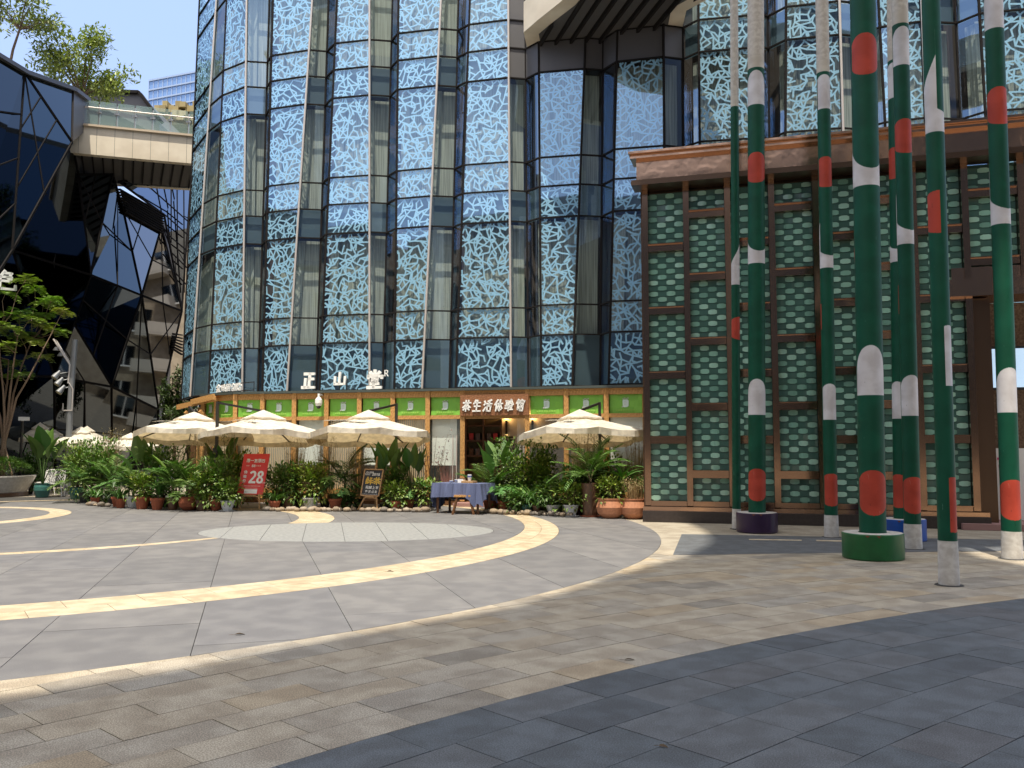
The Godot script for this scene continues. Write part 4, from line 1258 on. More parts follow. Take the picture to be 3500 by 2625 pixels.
func build_poles():
	var m := mat(Color.WHITE, 0.5)
	m.metallic_specular = 0.35
	m.albedo_texture = pole_texture()
	m.uv1_scale = Vector3(1, -1.0 / 9.0, 1); m.uv1_offset = Vector3(0, 1, 0)
	m.texture_repeat = true
	detail(m, M.stain, 0.35)
	var bare := [M.white_concrete]
	# u and v of the foot, width in pixels, u at the top of the picture, drum radius and colour, turn
	var list := [
		["slim green pole with white base beside the purple drum", 2518.0, 1808.0, 28.0, 2509.0, 0.0, null, 0.55],
		["green pole rising from the purple drum", 2588.0, 1818.0, 57.0, 2583.0, 0.39, M.get("purple"), 0.0],
		["green pole with white base between the purple and green drums", 2842.0, 1836.0, 44.0, 2809.0, 0.0, null, 0.15],
		["thickest green pole rising from the green drum", 2985.0, 1908.0, 86.0, 2949.0, 0.43, M.get("green"), 0.1],
		["green pole rising from the blue drum", 3088.0, 1846.0, 60.0, 3062.0, 0.38, M.get("blue"), -0.5],
		["green pole with weathered white base before the blue drum", 3121.0, 1876.0, 54.0, 3075.0, 0.0, null, 0.35],
		["green pole with tall white base between the green drum and the copper entrance", 3244.0, 2000.0, 60.0, 3181.0, 0.0, null, 0.9],
		["green pole with white base before the copper entrance", 3460.0, 1910.0, 61.0, 3395.0, 0.0, null, 0.4],
	]
	var paint := {"purple": mat(lin(.028, .010, .045), 0.3), "green": mat(lin(.008, .105, .028), 0.3), "blue": mat(lin(.008, .075, .36), 0.35)}
	var names := {1: "purple", 3: "green", 4: "blue"}
	for k in list.size():
		var q = list[k]
		var g = GP(q[1], q[2])
		var r = q[3] * -g.z / F / 2
		var drum = names.has(k)
		var foot = 0.0 if not drum else 0.36
		var top = P(q[4], 0.0, -g.z)
		var dir = (top - g).normalized()
		var t = thing("painted_pole", q[0], "pole", g, "green painted poles with white and red shapes")
		var front = atan2(-g.z, -g.x) 
		var circ = TAU * r
		var theta = TAU * (0.6 / circ) - front + q[7]
		var lo = 0.40 if not drum else foot
		if k == 6: lo = 0.52
		var mb := MB.new()
		var prof := []
		var grow = {1: 1.06, 3: 1.12, 6: 1.10}.get(k, 1.0)
		for i in 21: prof.append(Vector2(r, lerpf(lo, 8.95 * grow, i / 20.0)))
		mb.lathe(Vector3.ZERO, prof, 40, circ / 1.2)
		var mm = m
		if grow > 1.0:
			mm = m.duplicate(); mm.uv1_scale = Vector3(1, -1.0 / 9.0 / grow, 1)
		var sleeve = part("painted_sleeve", mb, mm, t)
		var tilt = Basis(Quaternion(Vector3.UP, dir))
		sleeve.transform = Transform3D(tilt * Basis(Vector3.UP, theta), Vector3.ZERO)
		mb = MB.new(); mb.lathe(Vector3.ZERO, [Vector2(r, 8.95 * grow), Vector2(r, 12.0), Vector2(0, 12.02)], 32)
		part("bare_top", mb, grainy(mat(lin(.58, .54, .47), 0.6), M.stain, 1.4), t).transform = Transform3D(tilt, Vector3.ZERO)
		if not drum:
			mb = MB.new(); mb.lathe(Vector3.ZERO, [Vector2(r + 0.012, -0.03), Vector2(r + 0.004, lo), Vector2(r - 0.01, lo + 0.002)], 32)
			part("bare_base", mb, M.white_concrete, t).transform = Transform3D(tilt, Vector3.ZERO)
			mb = MB.new(); mb.lathe(Vector3.ZERO, [Vector2(r + 0.055, 0.001), Vector2(r + 0.045, 0.008), Vector2(r + 0.005, 0.012)], 24)
			part("sealing_ring", mb, M.mortar, t)
		else:
			var dn = thing("drum_seat", names[k] + " painted round drum seat with a white top", "seat", g, "round drum seats at the foot of poles")
			var R = q[5]; var H = 0.38
			var c = 0.014
			mb = MB.new(); mb.lathe(Vector3.ZERO, [Vector2(R - 0.02, -0.01), Vector2(R, 0.02), Vector2(R, H - c), Vector2(R - c, H - 0.002)], 64)
			part("side", mb, grainy(paint[names[k]], noise_tex(0.02, Color(0.9, 0.9, 0.9), Color(1, 1, 1), 40 + k, 128, 3), 1.2), dn)
			mb = MB.new(); mb.lathe(Vector3.ZERO, [Vector2(R - c, H - 0.002), Vector2(r + 0.01, H)], 64)
			part("top", mb, M.white_concrete, dn)
			mb = MB.new()
			for e in [0.9, 1.25]:
				var w = atan2(-g.z, -g.x) + e * (1 if k != 1 else 1.0) - 1.1
				var o = Vector3(cos(w), 0, sin(w))
				var s = Vector3(-sin(w), 0, cos(w))
				var ap = o * (R + 0.003)
				mb.tri(ap + Vector3(0, H - 0.015, 0) - s * 0.03, ap + Vector3(0, H - 0.015, 0) + s * 0.035, ap + Vector3(0, H - 0.05, 0))
			part("rust_chip", mb, mat(lin(.16, .055, .03), 0.9), dn)

# ---------------------------------------------------------------- parasols
func umbrella(label: String, u: float, d: float, R: float, rim: float, apex: float, turn: float, tilt: float, cloth: Material, mast: Vector3, arm := true, words := ""):
	var c = GD(u, d)
	var base = mast if mast != Vector3.ZERO else c
	var t = thing("parasol", label, "parasol", base, "cantilever parasols over the terrace" if arm else "")
	var lc = c - base
	var pt = func(i, s, drop):       # point on the cloth: rib i (may lie between ribs), s from 0 at the top to 1 at the rim
		var a = TAU * i / 8.0 + turn
		var f = i - floor(i)
		var k = fposmod(i, 2.0)
		var rad = R * lerpf(1.0, 0.84, 1.0 - absf(k - 1.0)) * s
		var o = Vector3(cos(a), 0, sin(a)) * rad
		var y = lerpf(apex, rim, pow(s, 0.92)) + o.z * tilt - 0.07 * sin(PI * f) * s - drop
		return lc + o + Vector3(0, y, 0)
	var mb := MB.new()
	for i in 8:
		for a in 4:
			for s in 5:
				var i0 = i + a / 4.0; var i1 = i + (a + 1) / 4.0
				var s0 = lerpf(0.20, 1.0, s / 5.0); var s1 = lerpf(0.20, 1.0, (s + 1) / 5.0)
				mb.quad(pt.call(i0, s1, 0), pt.call(i0, s0, 0), pt.call(i1, s0, 0), pt.call(i1, s1, 0))
	part("canopy", mb, cloth, t)
	mb = MB.new()
	for i in 8:
		for a in 4:
			var i0 = i + a / 4.0; var i1 = i + (a + 1) / 4.0
			var w0 = Vector3(0, 0, 0.03 * sin(i0 * 5.0)); var w1 = Vector3(0, 0, 0.03 * sin(i1 * 5.0))
			var h0 = 0.17 - 0.035 * absf(sin(i0 * PI)) + 0.015 * sin(i0 * 3.1); var h1 = 0.17 - 0.035 * absf(sin(i1 * PI)) + 0.015 * sin(i1 * 3.1)
			mb.quad(pt.call(i0, 0.995, h0) + w0, pt.call(i0, 1.0, 0), pt.call(i1, 1.0, 0), pt.call(i1, 0.995, h1) + w1)
	part("valance", mb, cloth, t)
	mb = MB.new()
	for i in 8:
		for a in 2:
			var i0 = i + a / 2.0; var i1 = i + (a + 1) / 2.0
			mb.quad(pt.call(i0, 0.36, -0.07), lc + Vector3(0, apex + 0.12, 0), lc + Vector3(0, apex + 0.12, 0), pt.call(i1, 0.36, -0.07))
			mb.quad(pt.call(i0, 0.36, -0.03), pt.call(i0, 0.36, -0.07), pt.call(i1, 0.36, -0.07), pt.call(i1, 0.36, -0.03))
	part("vent_cap", mb, cloth, t)
	for i in 8:
		mb = MB.new(); mb.bar(pt.call(float(i), 0.05, 0.05), pt.call(float(i), 0.985, 0.03), 0.025, 0.03)
		part("rib", mb, M.pole, t)
	if not arm:
		mb = MB.new(); mb.tube([lc, lc + Vector3(0, apex, 0)], [0.025, 0.025], 8)
		part("mast", mb, M.pole, t)
		return
	mb = MB.new(); mb.bar(Vector3(0, 0, 0), Vector3(0, apex + 0.35, 0), 0.09, 0.07, Vector3.RIGHT); mb.box(Vector3(0, 0.05, 0), Vector3(0.8, 0.1, 0.8))
	var ms = part("mast", mb, M.pole, t)
	mb = MB.new(); mb.box(Vector3(0, 1.55, 0.07), Vector3(0.13, 0.16, 0.12)); mb.tube([Vector3(0, 1.5, 0.1), Vector3(0.1, 1.5, 0.2)], [0.015, 0.015], 6)
	part("crank", mb, M.pole, ms)
	mb = MB.new(); mb.bar(Vector3(0, apex + 0.32, 0), lc + Vector3(0, apex + 0.08, 0), 0.05, 0.06)
	part("arm", mb, M.pole, t)
	if words:
		mb = MB.new()
		var p0 = pt.call(1.15, 0.62, -0.03); var p1 = pt.call(2.85, 0.62, -0.03); var p2 = pt.call(2.0, 0.5, -0.035)
		var mid = pt.call(2.0, 0.64, -0.04)
		var xx = Vector3(1, 0.02, 0).normalized(); var yy = (p2 - mid).normalized()
		letters(mb, words, mid - xx * (0.21 * words.length() / 2.0), xx, yy, 0.20, 0.22, 0.2)
		part("lettering", mb, mat(lin(.30, .26, .20), 0.8), t)
func build_umbrellas():
	umbrella("cream parasol nearest the dark building with its rim over grasses", 655, 24.7, 1.86, 2.04, 2.56, 0.35, 0.10, M.canvas, GD(640, 26.2), true, "正山堂")
	umbrella("cream parasol behind the red price poster with its arm showing", 893, 23.5, 1.84, 2.01, 2.56, 0.15, 0.10, M.canvas, GD(735, 23.6), true, "正山堂")
	umbrella("cream parasol above the chalkboard easel", 1255, 23.3, 1.84, 2.0, 2.55, 0.42, 0.11, M.canvas, GD(1352, 24.4), true, "金骏眉创始")
	umbrella("cream parasol above the large clay pots right of the shop door", 1983, 21.9, 1.76, 1.98, 2.50, 0.55, 0.11, M.canvas, GD(2052, 22.8), true, "正山堂")
	umbrella("small cream parasol beyond the lamp post", 268, 30.5, 1.05, 1.86, 2.30, 0.3, 0.0, M.canvas, Vector3.ZERO, false)
	umbrella("small cream parasol half hidden behind dry grasses", 440, 28.0, 1.0, 1.74, 2.02, 0.1, 0.0, M.canvas, Vector3.ZERO, false)
	umbrella("small pale parasol behind the banana plant, the taller one", 128, 32.5, 0.95, 2.05, 2.5, 0.5, 0.0, M.canvas, Vector3.ZERO, false)
	umbrella("small pale parasol between the banana plant and lamp post", 178, 33.5, 0.95, 1.9, 2.25, 0.2, 0.0, M.canvas, Vector3.ZERO, false)
	umbrella("small pale parasol just behind the small cream parasol", 290, 34.5, 0.9, 2.0, 2.42, 0.7, 0.0, M.canvas, Vector3.ZERO, false)

# ---------------------------------------------------------------- signs, table, lamp post, planter
func easel(t: Node3D, c: Array, fl: Vector3, fr: Vector3, top: Vector3):
	var mb := MB.new(); mb.bar(fl, c[3].lerp(c[2], 0.28) + (c[0] - c[3]) * 0.02, 0.035, 0.03)
	part("leg", mb, M.palewood, t)
	mb = MB.new(); mb.bar(fr, c[3].lerp(c[2], 0.86) + (c[0] - c[3]) * 0.02, 0.035, 0.03)
	part("leg", mb, M.palewood, t)
	var bk = (fl + fr) / 2 + Vector3(0.1, 0, -0.55)
	mb = MB.new(); mb.bar(bk, top + Vector3(0, 0, -0.06), 0.035, 0.03)
	part("leg", mb, M.palewood, t)
	mb = MB.new(); mb.bar(fl.lerp(c[3].lerp(c[2], 0.28), 0.86), fr.lerp(c[3].lerp(c[2], 0.86), 0.86), 0.03, 0.035); mb.bar(c[3].lerp(c[2], 0.3) + Vector3(0, -0.02, 0.03), c[3].lerp(c[2], 0.75) + Vector3(0, -0.02, 0.03), 0.06, 0.03)
	part("ledge", mb, M.palewood, t)
	mb = MB.new(); mb.bar(c[3].lerp(c[2], 0.55) + Vector3(0, 0, -0.04), top + Vector3(0, 0, -0.04), 0.035, 0.02)
	part("spine", mb, M.palewood, t)
func board(c: Array, thick: float) -> MB:
	var n = (c[2] - c[3]).cross(c[0] - c[3]).normalized() * -thick
	var mb := MB.new()
	mb.quad(c[3], c[2], c[1], c[0])
	for k in 4: mb.quad(c[k], c[(k + 1) % 4], c[(k + 1) % 4] + n, c[k] + n)
	mb.quad(c[2] + n, c[3] + n, c[0] + n, c[1] + n)
	return mb
func build_furniture():
	# red price poster
	var c := [P(834.8, 1551.4, 23.1), P(922.5, 1551, 23.05), P(898, 1690.6, 22.72), P(809.5, 1689, 22.78)]
	var t = thing("price_poster", "red poster with a large white 28 on a wooden easel", "sign")
	part("poster", board(c, 0.02), M.red, t)
	var x = (c[2] - c[3]).normalized(); var y = (c[0] - c[3]).normalized()
	var n = x.cross(y).normalized()
	var W = c[2].distance_to(c[3]); var H = c[0].distance_to(c[3])
	var at = func(a, b): return c[3] + x * (a * W) + (c[0] - c[3]) * b + n * 0.004
	var mb := MB.new()
	letters(mb, "周一至周四", at.call(0.16, 0.795), x, y, 0.085, 0.103, 0.19)
	letters(mb, "体", at.call(0.13, 0.51), x, y, 0.085, 0.1, 0.17); letters(mb, "验", at.call(0.13, 0.40), x, y, 0.085, 0.1, 0.15); letters(mb, "价", at.call(0.13, 0.29), x, y, 0.085, 0.1, 0.17)
	part("lettering", mb, M.ink, t)
	var small := MB.new()
	for q in [[0.2, 0.685, 2], [0.58, 0.685, 3], [0.80, 0.268, 4]]:
		for k in q[2]: small.box(at.call(q[0] + k * 0.065, q[1] + 0.02), Vector3(0.03, 0.035, 0.002), Basis(x, y, n))
	for k in 13: small.box(at.call(0.17 + k * 0.055, 0.205), Vector3(0.028, 0.022, 0.002), Basis(x, y, n))
	for k in 10: small.box(at.call(0.30 + k * 0.048, 0.15), Vector3(0.022, 0.022, 0.002), Basis(x, y, n))
	part("small_lettering", small, mat(lin(.80, .45, .40), 0.6), t)
	mb = MB.new(); mb.quad(at.call(0.26, 0.02), at.call(0.76, 0.02), at.call(0.76, 0.125), at.call(0.26, 0.125))
	part("white_label", mb, M.ink, t)
	var sh = Basis(x, (y + x * 0.0).normalized(), n)
	var tm := part("number", latin("28", 0.30, 0.004), M.ink, t)
	tm.transform = Transform3D(Basis(x * 0.92, y * 1.12, n), at.call(0.34, 0.415))
	tm = part("old_price", latin("88", 0.07, 0.004), M.ink, t)
	tm.transform = Transform3D(Basis(x, y, n), at.call(0.38, 0.70))
	easel(t, c, P(819, 1738.7, 22.75), P(887, 1740, 22.7), P(881, 1546, 23.15))
	# chalkboard
	c = [P(1247.8, 1604.7, 22.75), P(1310.2, 1605.8, 22.7), P(1294.2, 1696.3, 22.45), P(1233.5, 1692.9, 22.5)]
	t = thing("chalkboard", "wood framed chalkboard lettered in yellow and white on an easel", "sign")
	part("slate", board(c, 0.02), M.chalk, t)
	x = (c[2] - c[3]).normalized(); y = (c[0] - c[3]).normalized(); n = x.cross(y).normalized()
	W = c[2].distance_to(c[3])
	at = func(a, b): return c[3] + x * (a * W) + (c[0] - c[3]) * b + n * 0.004
	mb = MB.new()
	for k in 4: mb.bar(c[k] + n * 0.005, c[(k + 1) % 4] + n * 0.005, 0.03, 0.035, n)
	part("frame", mb, M.palewood, t)
	mb = MB.new()
	letters(mb, "绿茶", at.call(0.16, 0.44), x, y, 0.19, 0.205, 0.17)
	part("yellow_lettering", mb, M.gold, t)
	mb = MB.new()
	letters(mb, "抢鲜上市", at.call(0.2, 0.27), x, y, 0.075, 0.088, 0.16); letters(mb, "欢迎品鉴", at.call(0.2, 0.12), x, y, 0.065, 0.085, 0.13)
	letters(mb, "正山堂茶", at.call(0.1, 0.87), x, y, 0.045, 0.052, 0.16)
	for k in 3: mb.box(at.call(0.19, 0.845 - k * 0.025), Vector3(0.14, 0.006, 0.002), Basis(x, y, n))
	for k in 8: mb.box(at.call(0.1 + 0.11 * k, 0.055 + 0.008 * (k % 2)), Vector3(0.045, 0.006, 0.002), Basis(x, y, n))
	part("white_lettering", mb, M.ink, t)
	tm = part("year", latin("2018", 0.07, 0.003), M.ink, t)
	tm.transform = Transform3D(Basis(x, y, n), at.call(0.44, 0.825))
	easel(t, c, P(1222.6, 1743.3, 22.4), P(1289, 1746.7, 22.35), P(1289, 1560, 22.9))
	# table with a blue cloth
	var fl = GP(1496, 1753.0); var fr = GP(1633, 1758.5)
	var f = (fr - fl).normalized(); var b = Vector3(-f.z, 0, f.x)
	if b.z > 0: b = -b
	var L = fl.distance_to(fr); var dp = 0.58
	t = thing("wooden_table", "small wooden table under a blue cloth before the shop door", "table", fl)
	for q in [Vector2(0, 0), Vector2(L, 0), Vector2(0, dp), Vector2(L, dp)]:
		mb = MB.new(); mb.bar(f * q.x + b * q.y, f * q.x + b * q.y + Vector3(0, 0.71, 0), 0.06, 0.06, Vector3.RIGHT)
		part("leg", mb, M.darkwood, t)
	mb = MB.new(); mb.box(f * (L / 2) + b * (dp / 2) + Vector3(0, 0.725, 0), Vector3(L + 0.2, 0.035, dp + 0.16), Basis(f, Vector3.UP, -b))
	part("tabletop", mb, M.darkwood, t)
	var cl = thing("table_cloth", "creased blue cloth hanging over the small wooden table", "tablecloth", fl)
	mb = MB.new()
	var x0 = -0.12; var x1 = L + 0.12; var z0 = -0.10; var z1 = dp + 0.09
	var q0 = func(u2, v2): return f * u2 + b * v2 + Vector3(0, 0.752, 0)
	mb.quad(q0.call(x0, z0), q0.call(x1, z0), q0.call(x1, z1), q0.call(x0, z1))
	var loop := []
	var per = 120
	for k in per:
		var s = 4.0 * k / per
		var p; var o; var drop
		if s < 1: p = q0.call(lerpf(x0, x1, s), z0); o = -b; drop = lerpf(0.36, 0.30, s) + 0.09 * exp(-pow((s - 0.9) / 0.1, 2.0)) * 3.0
		elif s < 2: p = q0.call(x1, lerpf(z0, z1, s - 1)); o = f; drop = 0.55 - 0.30 * sin(PI * (s - 1))
		elif s < 3: p = q0.call(lerpf(x1, x0, s - 2), z1); o = b; drop = 0.45
		else: p = q0.call(x0, lerpf(z1, z0, s - 3)); o = -f; drop = 0.42 + 0.26 * sin(PI * (s - 3))
		loop.append([p, o, drop])
	for k in per:
		var a = loop[k]; var d = loop[(k + 1) % per]
		for j in 4:
			var g = func(e, kk, jj):
				var s = jj / 4.0
				return e[0] + e[1] * (s * (0.05 + 0.035 * sin(kk * 0.9) + 0.02 * sin(kk * 2.3))) - Vector3(0, s * e[2], 0)
			mb.quad(g.call(a, k, j + 1), g.call(d, k + 1, j + 1), g.call(d, k + 1, j), g.call(a, k, j))
	part("cloth", mb, M.bluecloth, cl)
	# stool
	var so = GD(1584, 21.35)
	t = thing("wooden_stool", "wooden stool with splayed legs tucked under the blue cloth table", "stool", so)
	mb = MB.new(); mb.box(Vector3(0, 0.45, 0), Vector3(0.46, 0.045, 0.30))
	part("seat", mb, M.wood, t)
	for q in [Vector2(-1, -1), Vector2(1, -1), Vector2(-1, 1), Vector2(1, 1)]:
		mb = MB.new(); mb.bar(Vector3(q.x * 0.26, 0, q.y * 0.17), Vector3(q.x * 0.15, 0.44, q.y * 0.1), 0.04, 0.04)
		part("leg", mb, M.darkwood, t)
	# things on the table
	var tt = fl + Vector3(0, 0.754, 0)
	for q in [["blue_cup", "white and blue teacup on the blue cloth beside the box", 0.36, 0.3, 0.045, 0.08], ["blue_cup", "shorter white teacup in front on the blue cloth", 0.30, 0.16, 0.05, 0.06], ["tea_jar", "white lidded jar standing on the wooden tray", 0.74, 0.32, 0.055, 0.16]]:
		var k = thing("teacup" if q[0] == "blue_cup" else "tea_jar", q[1], "cup" if q[0] == "blue_cup" else "jar", tt + f * q[2] + b * q[3])
		var yy = 0.05 if q[0] == "tea_jar" else 0.0
		mb = MB.new(); mb.lathe(Vector3(0, yy, 0), [Vector2(0, 0), Vector2(q[4] * 0.7, 0), Vector2(q[4], q[5] * 0.6), Vector2(q[4], q[5]), Vector2(q[4] * 0.85, q[5] - 0.005)], 16)
		part("body", mb, M.porcelain, k)
		mb = MB.new(); mb.lathe(Vector3(0, yy, 0), [Vector2(q[4] + 0.002, q[5] * 0.62), Vector2(q[4] + 0.002, q[5] * 0.8)], 16)
		part("stripe", mb, mat(lin(.06, .10, .35), 0.3), k)
	t = thing("wooden_tray", "pale wooden tray on the blue cloth under the lidded jar", "tray", tt + f * 0.74 + b * 0.3)
	mb = MB.new(); mb.box(Vector3(0, 0.025, 0), Vector3(0.34, 0.05, 0.22), Basis(f, Vector3.UP, -b))
	part("base", mb, M.palewood, t)
	t = thing("tea_carton", "small white carton of tea on the blue cloth beside the teacups", "box", tt + f * 0.50 + b * 0.32)
	mb = MB.new(); mb.box(Vector3(0, 0.05, 0), Vector3(0.16, 0.1, 0.11), Basis(f, Vector3.UP, -b))
	part("carton", mb, M.ink, t)
	mb = MB.new(); mb.box(Vector3(0, 0.105, 0), Vector3(0.165, 0.014, 0.115), Basis(f, Vector3.UP, -b))
	part("lid", mb, M.darkwood, t)
	# lamp post with floodlights
	var lp = GD(228, 30.0)
	t = thing("floodlight_post", "grey steel post carrying floodlights and an angled bracket", "lamp post", lp)
	mb = MB.new(); mb.tube([Vector3(0, 0, 0), Vector3(0.0, 3.3, 0), Vector3(0.08, 5.45, 0)], [0.11, 0.10, 0.10], 16)
	part("post", mb, M.steel, t)
	mb = MB.new(); mb.lathe(Vector3.ZERO, [Vector2(0.2, 0.0), Vector2(0.2, 0.02), Vector2(0.1, 0.03)], 16)
	part("foot_plate", mb, M.steel, t)
	mb = MB.new(); mb.tube([Vector3(-0.05, 3.9, 0.1), Vector3(-0.02, 4.55, 0.1), Vector3(-0.62, 5.45, 0.12)], [0.03, 0.03, 0.03], 8); mb.tube([Vector3(-0.1, 4.6, -0.1), Vector3(-0.62, 5.42, -0.08)], [0.025, 0.025], 8); mb.tube([Vector3(-0.62, 5.45, 0.12), Vector3(-0.62, 5.42, -0.08)], [0.025, 0.025], 8)
	part("bracket", mb, M.silver, t)
	mb = MB.new(); mb.tube([Vector3(0.12, 2.95, 0.1), Vector3(0.12, 3.7, 0.1), Vector3(-0.05, 3.95, 0.1)], [0.022, 0.022, 0.022], 6); mb.bar(Vector3(-0.2, 2.95, 0.1), Vector3(0.14, 2.95, 0.1), 0.04, 0.04); mb.bar(Vector3(-0.2, 2.95, 0.1), Vector3(-0.2, 3.2, 0.1), 0.03, 0.03)
	part("lower_bracket", mb, M.silver, t)
	for q in [Vector3(-0.42, 4.22, 0.14), Vector3(-0.30, 3.98, 0.16), Vector3(-0.22, 3.70, 0.18)]:
		mb = MB.new()
		var ax = Vector3(-0.35, -0.75, 0.45).normalized()
		mb.tube([q - ax * 0.14, q - ax * 0.02, q + ax * 0.02, q + ax * 0.18], [0.05, 0.07, 0.09, 0.115], 12); mb.tube([q, Vector3(0, q.y + 0.1, 0)], [0.015, 0.015], 6)
		var fx2 = part("floodlight", mb, M.steel, t)
		mb = MB.new(); mb.tube([q + ax * 0.181, q + ax * 0.187], [0.1, 0.1], 12)
		part("lens", mb, mat(lin(.55, .48, .32), 0.15), fx2)
	for q in [Vector3(-0.52, 5.18, 0.1), Vector3(-0.36, 4.98, 0.1)]:
		mb = MB.new(); mb.tube([q, q + Vector3(0, -0.12, 0)], [0.04, 0.11], 10)
		part("spot_shade", mb, M.steel, t)
	# camera post
	t = thing("camera_post", "thin dark post with a white security camera beside the banana plant", "camera post", GD(64, 30.6))
	mb = MB.new(); mb.tube([Vector3.ZERO, Vector3(0.02, 2.6, 0)], [0.05, 0.045], 10)
	part("post", mb, M.pole, t)
	mb = MB.new(); mb.box(Vector3(0.1, 2.68, 0.05), Vector3(0.34, 0.13, 0.16), Basis(Vector3.UP, 0.4)); mb.box(Vector3(0.02, 2.6, 0), Vector3(0.06, 0.1, 0.06))
	part("camera_head", mb, M.whitepaint, t)
	# round planter with a clipped hedge
	var pc = GD(-40, 29.6)
	t = thing("round_planter", "pale round concrete planter filled with a clipped green hedge", "planter", pc)
	mb = MB.new(); mb.lathe(Vector3.ZERO, [Vector2(1.15, 0.12), Vector2(1.42, 0.66), Vector2(1.42, 0.70), Vector2(1.34, 0.70), Vector2(1.30, 0.55)], 48)
	part("bowl", mb, M.white_concrete, t)
	mb = MB.new(); mb.lathe(Vector3.ZERO, [Vector2(1.2, 0.0), Vector2(1.2, 0.13), Vector2(1.0, 0.13)], 48)
	part("base", mb, M.brownglaze, t)
	mb = MB.new(); mb.lathe(Vector3.ZERO, [Vector2(1.33, 0.62), Vector2(0, 0.64)], 32)
	part("soil", mb, M.soil, t)
	mb = MB.new()
	for k in 5200:
		var a = rng.randf() * TAU; var r = sqrt(rng.randf()) * 1.30
		var top = 0.72 + 0.62 * sqrt(maxf(0.0, 1.0 - pow(r / 1.38, 2.6))) + 0.05 * sin(a * 5.0 + r * 6.0)
		var p = Vector3(cos(a) * r, top - rng.randf() * rng.randf() * 0.28, sin(a) * r)
		var d = (Vector3(cos(a) * r, 0.6, sin(a) * r) + rv() * 0.9).normalized()
		leaf(mb, p, d, rng.randf_range(0.05, 0.09), 0.035, green(0.085, 0.17, 0.028), 0.1, 1)
	part("hedge", mb, M.leaf, t).set_meta("kind", "stuff")
	# litter on the paving
	for q in [["curled brown leaf fallen on a grey plaza slab", 819, 2172, 0.10], ["dry leaf fallen on the beige paving near the slate border", 2153, 2258, 0.09], ["small dead leaf lying on the slate pavers", 2268, 2552, 0.06], ["brown leaf fallen beside the cream band of the plaza", 1335, 1955, 0.10]]:
		var lo = thing("fallen_leaf", q[0], "leaf", GP(q[1], q[2]) + Vector3(0, 0.006, 0))
		mb = MB.new()
		leaf(mb, Vector3(-q[3] / 2, 0, 0), Vector3(1, 0.12, rng.randf_range(-.5, .5)).normalized(), q[3], q[3] * 0.4, Color(.09, .055, .03), 0.25, 4, 0.5)
		part("blade", mb, M.leaf, lo)
		mb = MB.new(); mb.tube([Vector3(-q[3] / 2, 0.002, 0), Vector3(-q[3] * 0.9, 0.004, 0.01)], [0.0015, 0.001], 4)
		part("stalk", mb, M.bark, lo)
	# white lattice chairs at the terrace
	for q in [[188.0, 29.4, 0.3, "white lattice garden chair beside the lamp post"], [150.0, 30.2, -0.4, "white lattice garden chair half hidden by the banana plant"]]:
		t = thing("garden_chair", q[3], "chair", GD(q[0], q[1]), "white garden chairs on the terrace")
		t.rotation.y = q[2]
		mb = MB.new(); mb.box(Vector3(0, 0.44, 0), Vector3(0.46, 0.03, 0.44))
		part("seat", mb, M.whitepaint, t)
		mb = MB.new()
		mb.tube([Vector3(-0.23, 0.44, -0.2), Vector3(-0.25, 0.8, -0.26), Vector3(-0.12, 0.88, -0.28), Vector3(0.12, 0.88, -0.28), Vector3(0.25, 0.8, -0.26), Vector3(0.23, 0.44, -0.2)], [0.018, 0.018, 0.018, 0.018, 0.018, 0.018], 6)
		for k in 6:
			mb.bar(Vector3(-0.24 + k * 0.08, 0.46, -0.21), Vector3(minf(0.24, -0.24 + k * 0.08 + 0.26), 0.86, -0.275), 0.012, 0.012)
			mb.bar(Vector3(0.24 - k * 0.08, 0.46, -0.205), Vector3(maxf(-0.24, 0.24 - k * 0.08 - 0.26), 0.86, -0.27), 0.012, 0.012)
		part("backrest", mb, M.whitepaint, t)
		for s in [Vector2(-1, -1), Vector2(1, -1), Vector2(-1, 1), Vector2(1, 1)]:
			mb = MB.new(); mb.bar(Vector3(s.x * 0.24, 0, s.y * 0.24), Vector3(s.x * 0.2, 0.43, s.y * 0.19), 0.03, 0.03)
			part("leg", mb, M.whitepaint, t)

# ---------------------------------------------------------------- leaves
func rv() -> Vector3: return Vector3(rng.randf_range(-1, 1), rng.randf_range(-1, 1), rng.randf_range(-1, 1))
func green(r: float, g: float, b: float, vary := 0.35) -> Color:
	var k = rng.randf_range(1.0 - vary, 1.0 + vary)
	return Color(r * k * rng.randf_range(0.8, 1.25), g * k, b * k * rng.randf_range(0.8, 1.2))
func leaf(mb: MB, p: Vector3, d: Vector3, length: float, width: float, c: Color, droop := 0.3, segs := 3, fold := 0.25, wide_at := 0.4):
	# a folded blade from p along d that bends down
	mb.col = c
	var side = d.cross(Vector3.UP)
	if side.length() < 0.05: side = Vector3.RIGHT
	side = side.normalized().rotated(d, rng.randf_range(-0.5, 0.5))
	var prev := []
	var q = p; var dir = d
	for i in segs + 1:
		var s = float(i) / segs
		var w = width * 0.5 * (pow(s / wide_at, 0.7) if s < wide_at else pow(maxf(0.0, (1.0 - s) / (1.0 - wide_at)), 0.75))
		if segs == 1: w = 0.0 if i else width * 0.5
		var up = side.cross(dir).normalized()
		var cur := [q - side * w + up * w * fold, q, q + side * w + up * w * fold, up]
		if segs == 1 and i == 0: cur[1] = q - dir * length * 0.3
		if i > 0:
			for k in 2:
				var nn = (up + (side if k else -side) * -fold).normalized()
				var b = mb.v.size()
				mb.vert(prev[k], nn); mb.vert(prev[k + 1], nn); mb.vert(cur[k + 1], nn); mb.vert(cur[k], nn)
				mb.ix.append(b); mb.ix.append(b + 2); mb.ix.append(b + 1); mb.ix.append(b); mb.ix.append(b + 3); mb.ix.append(b + 2)
		prev = cur
		q += dir * (length / segs)
		dir = (dir + Vector3.DOWN * (droop * 2.0 / segs)).normalized()
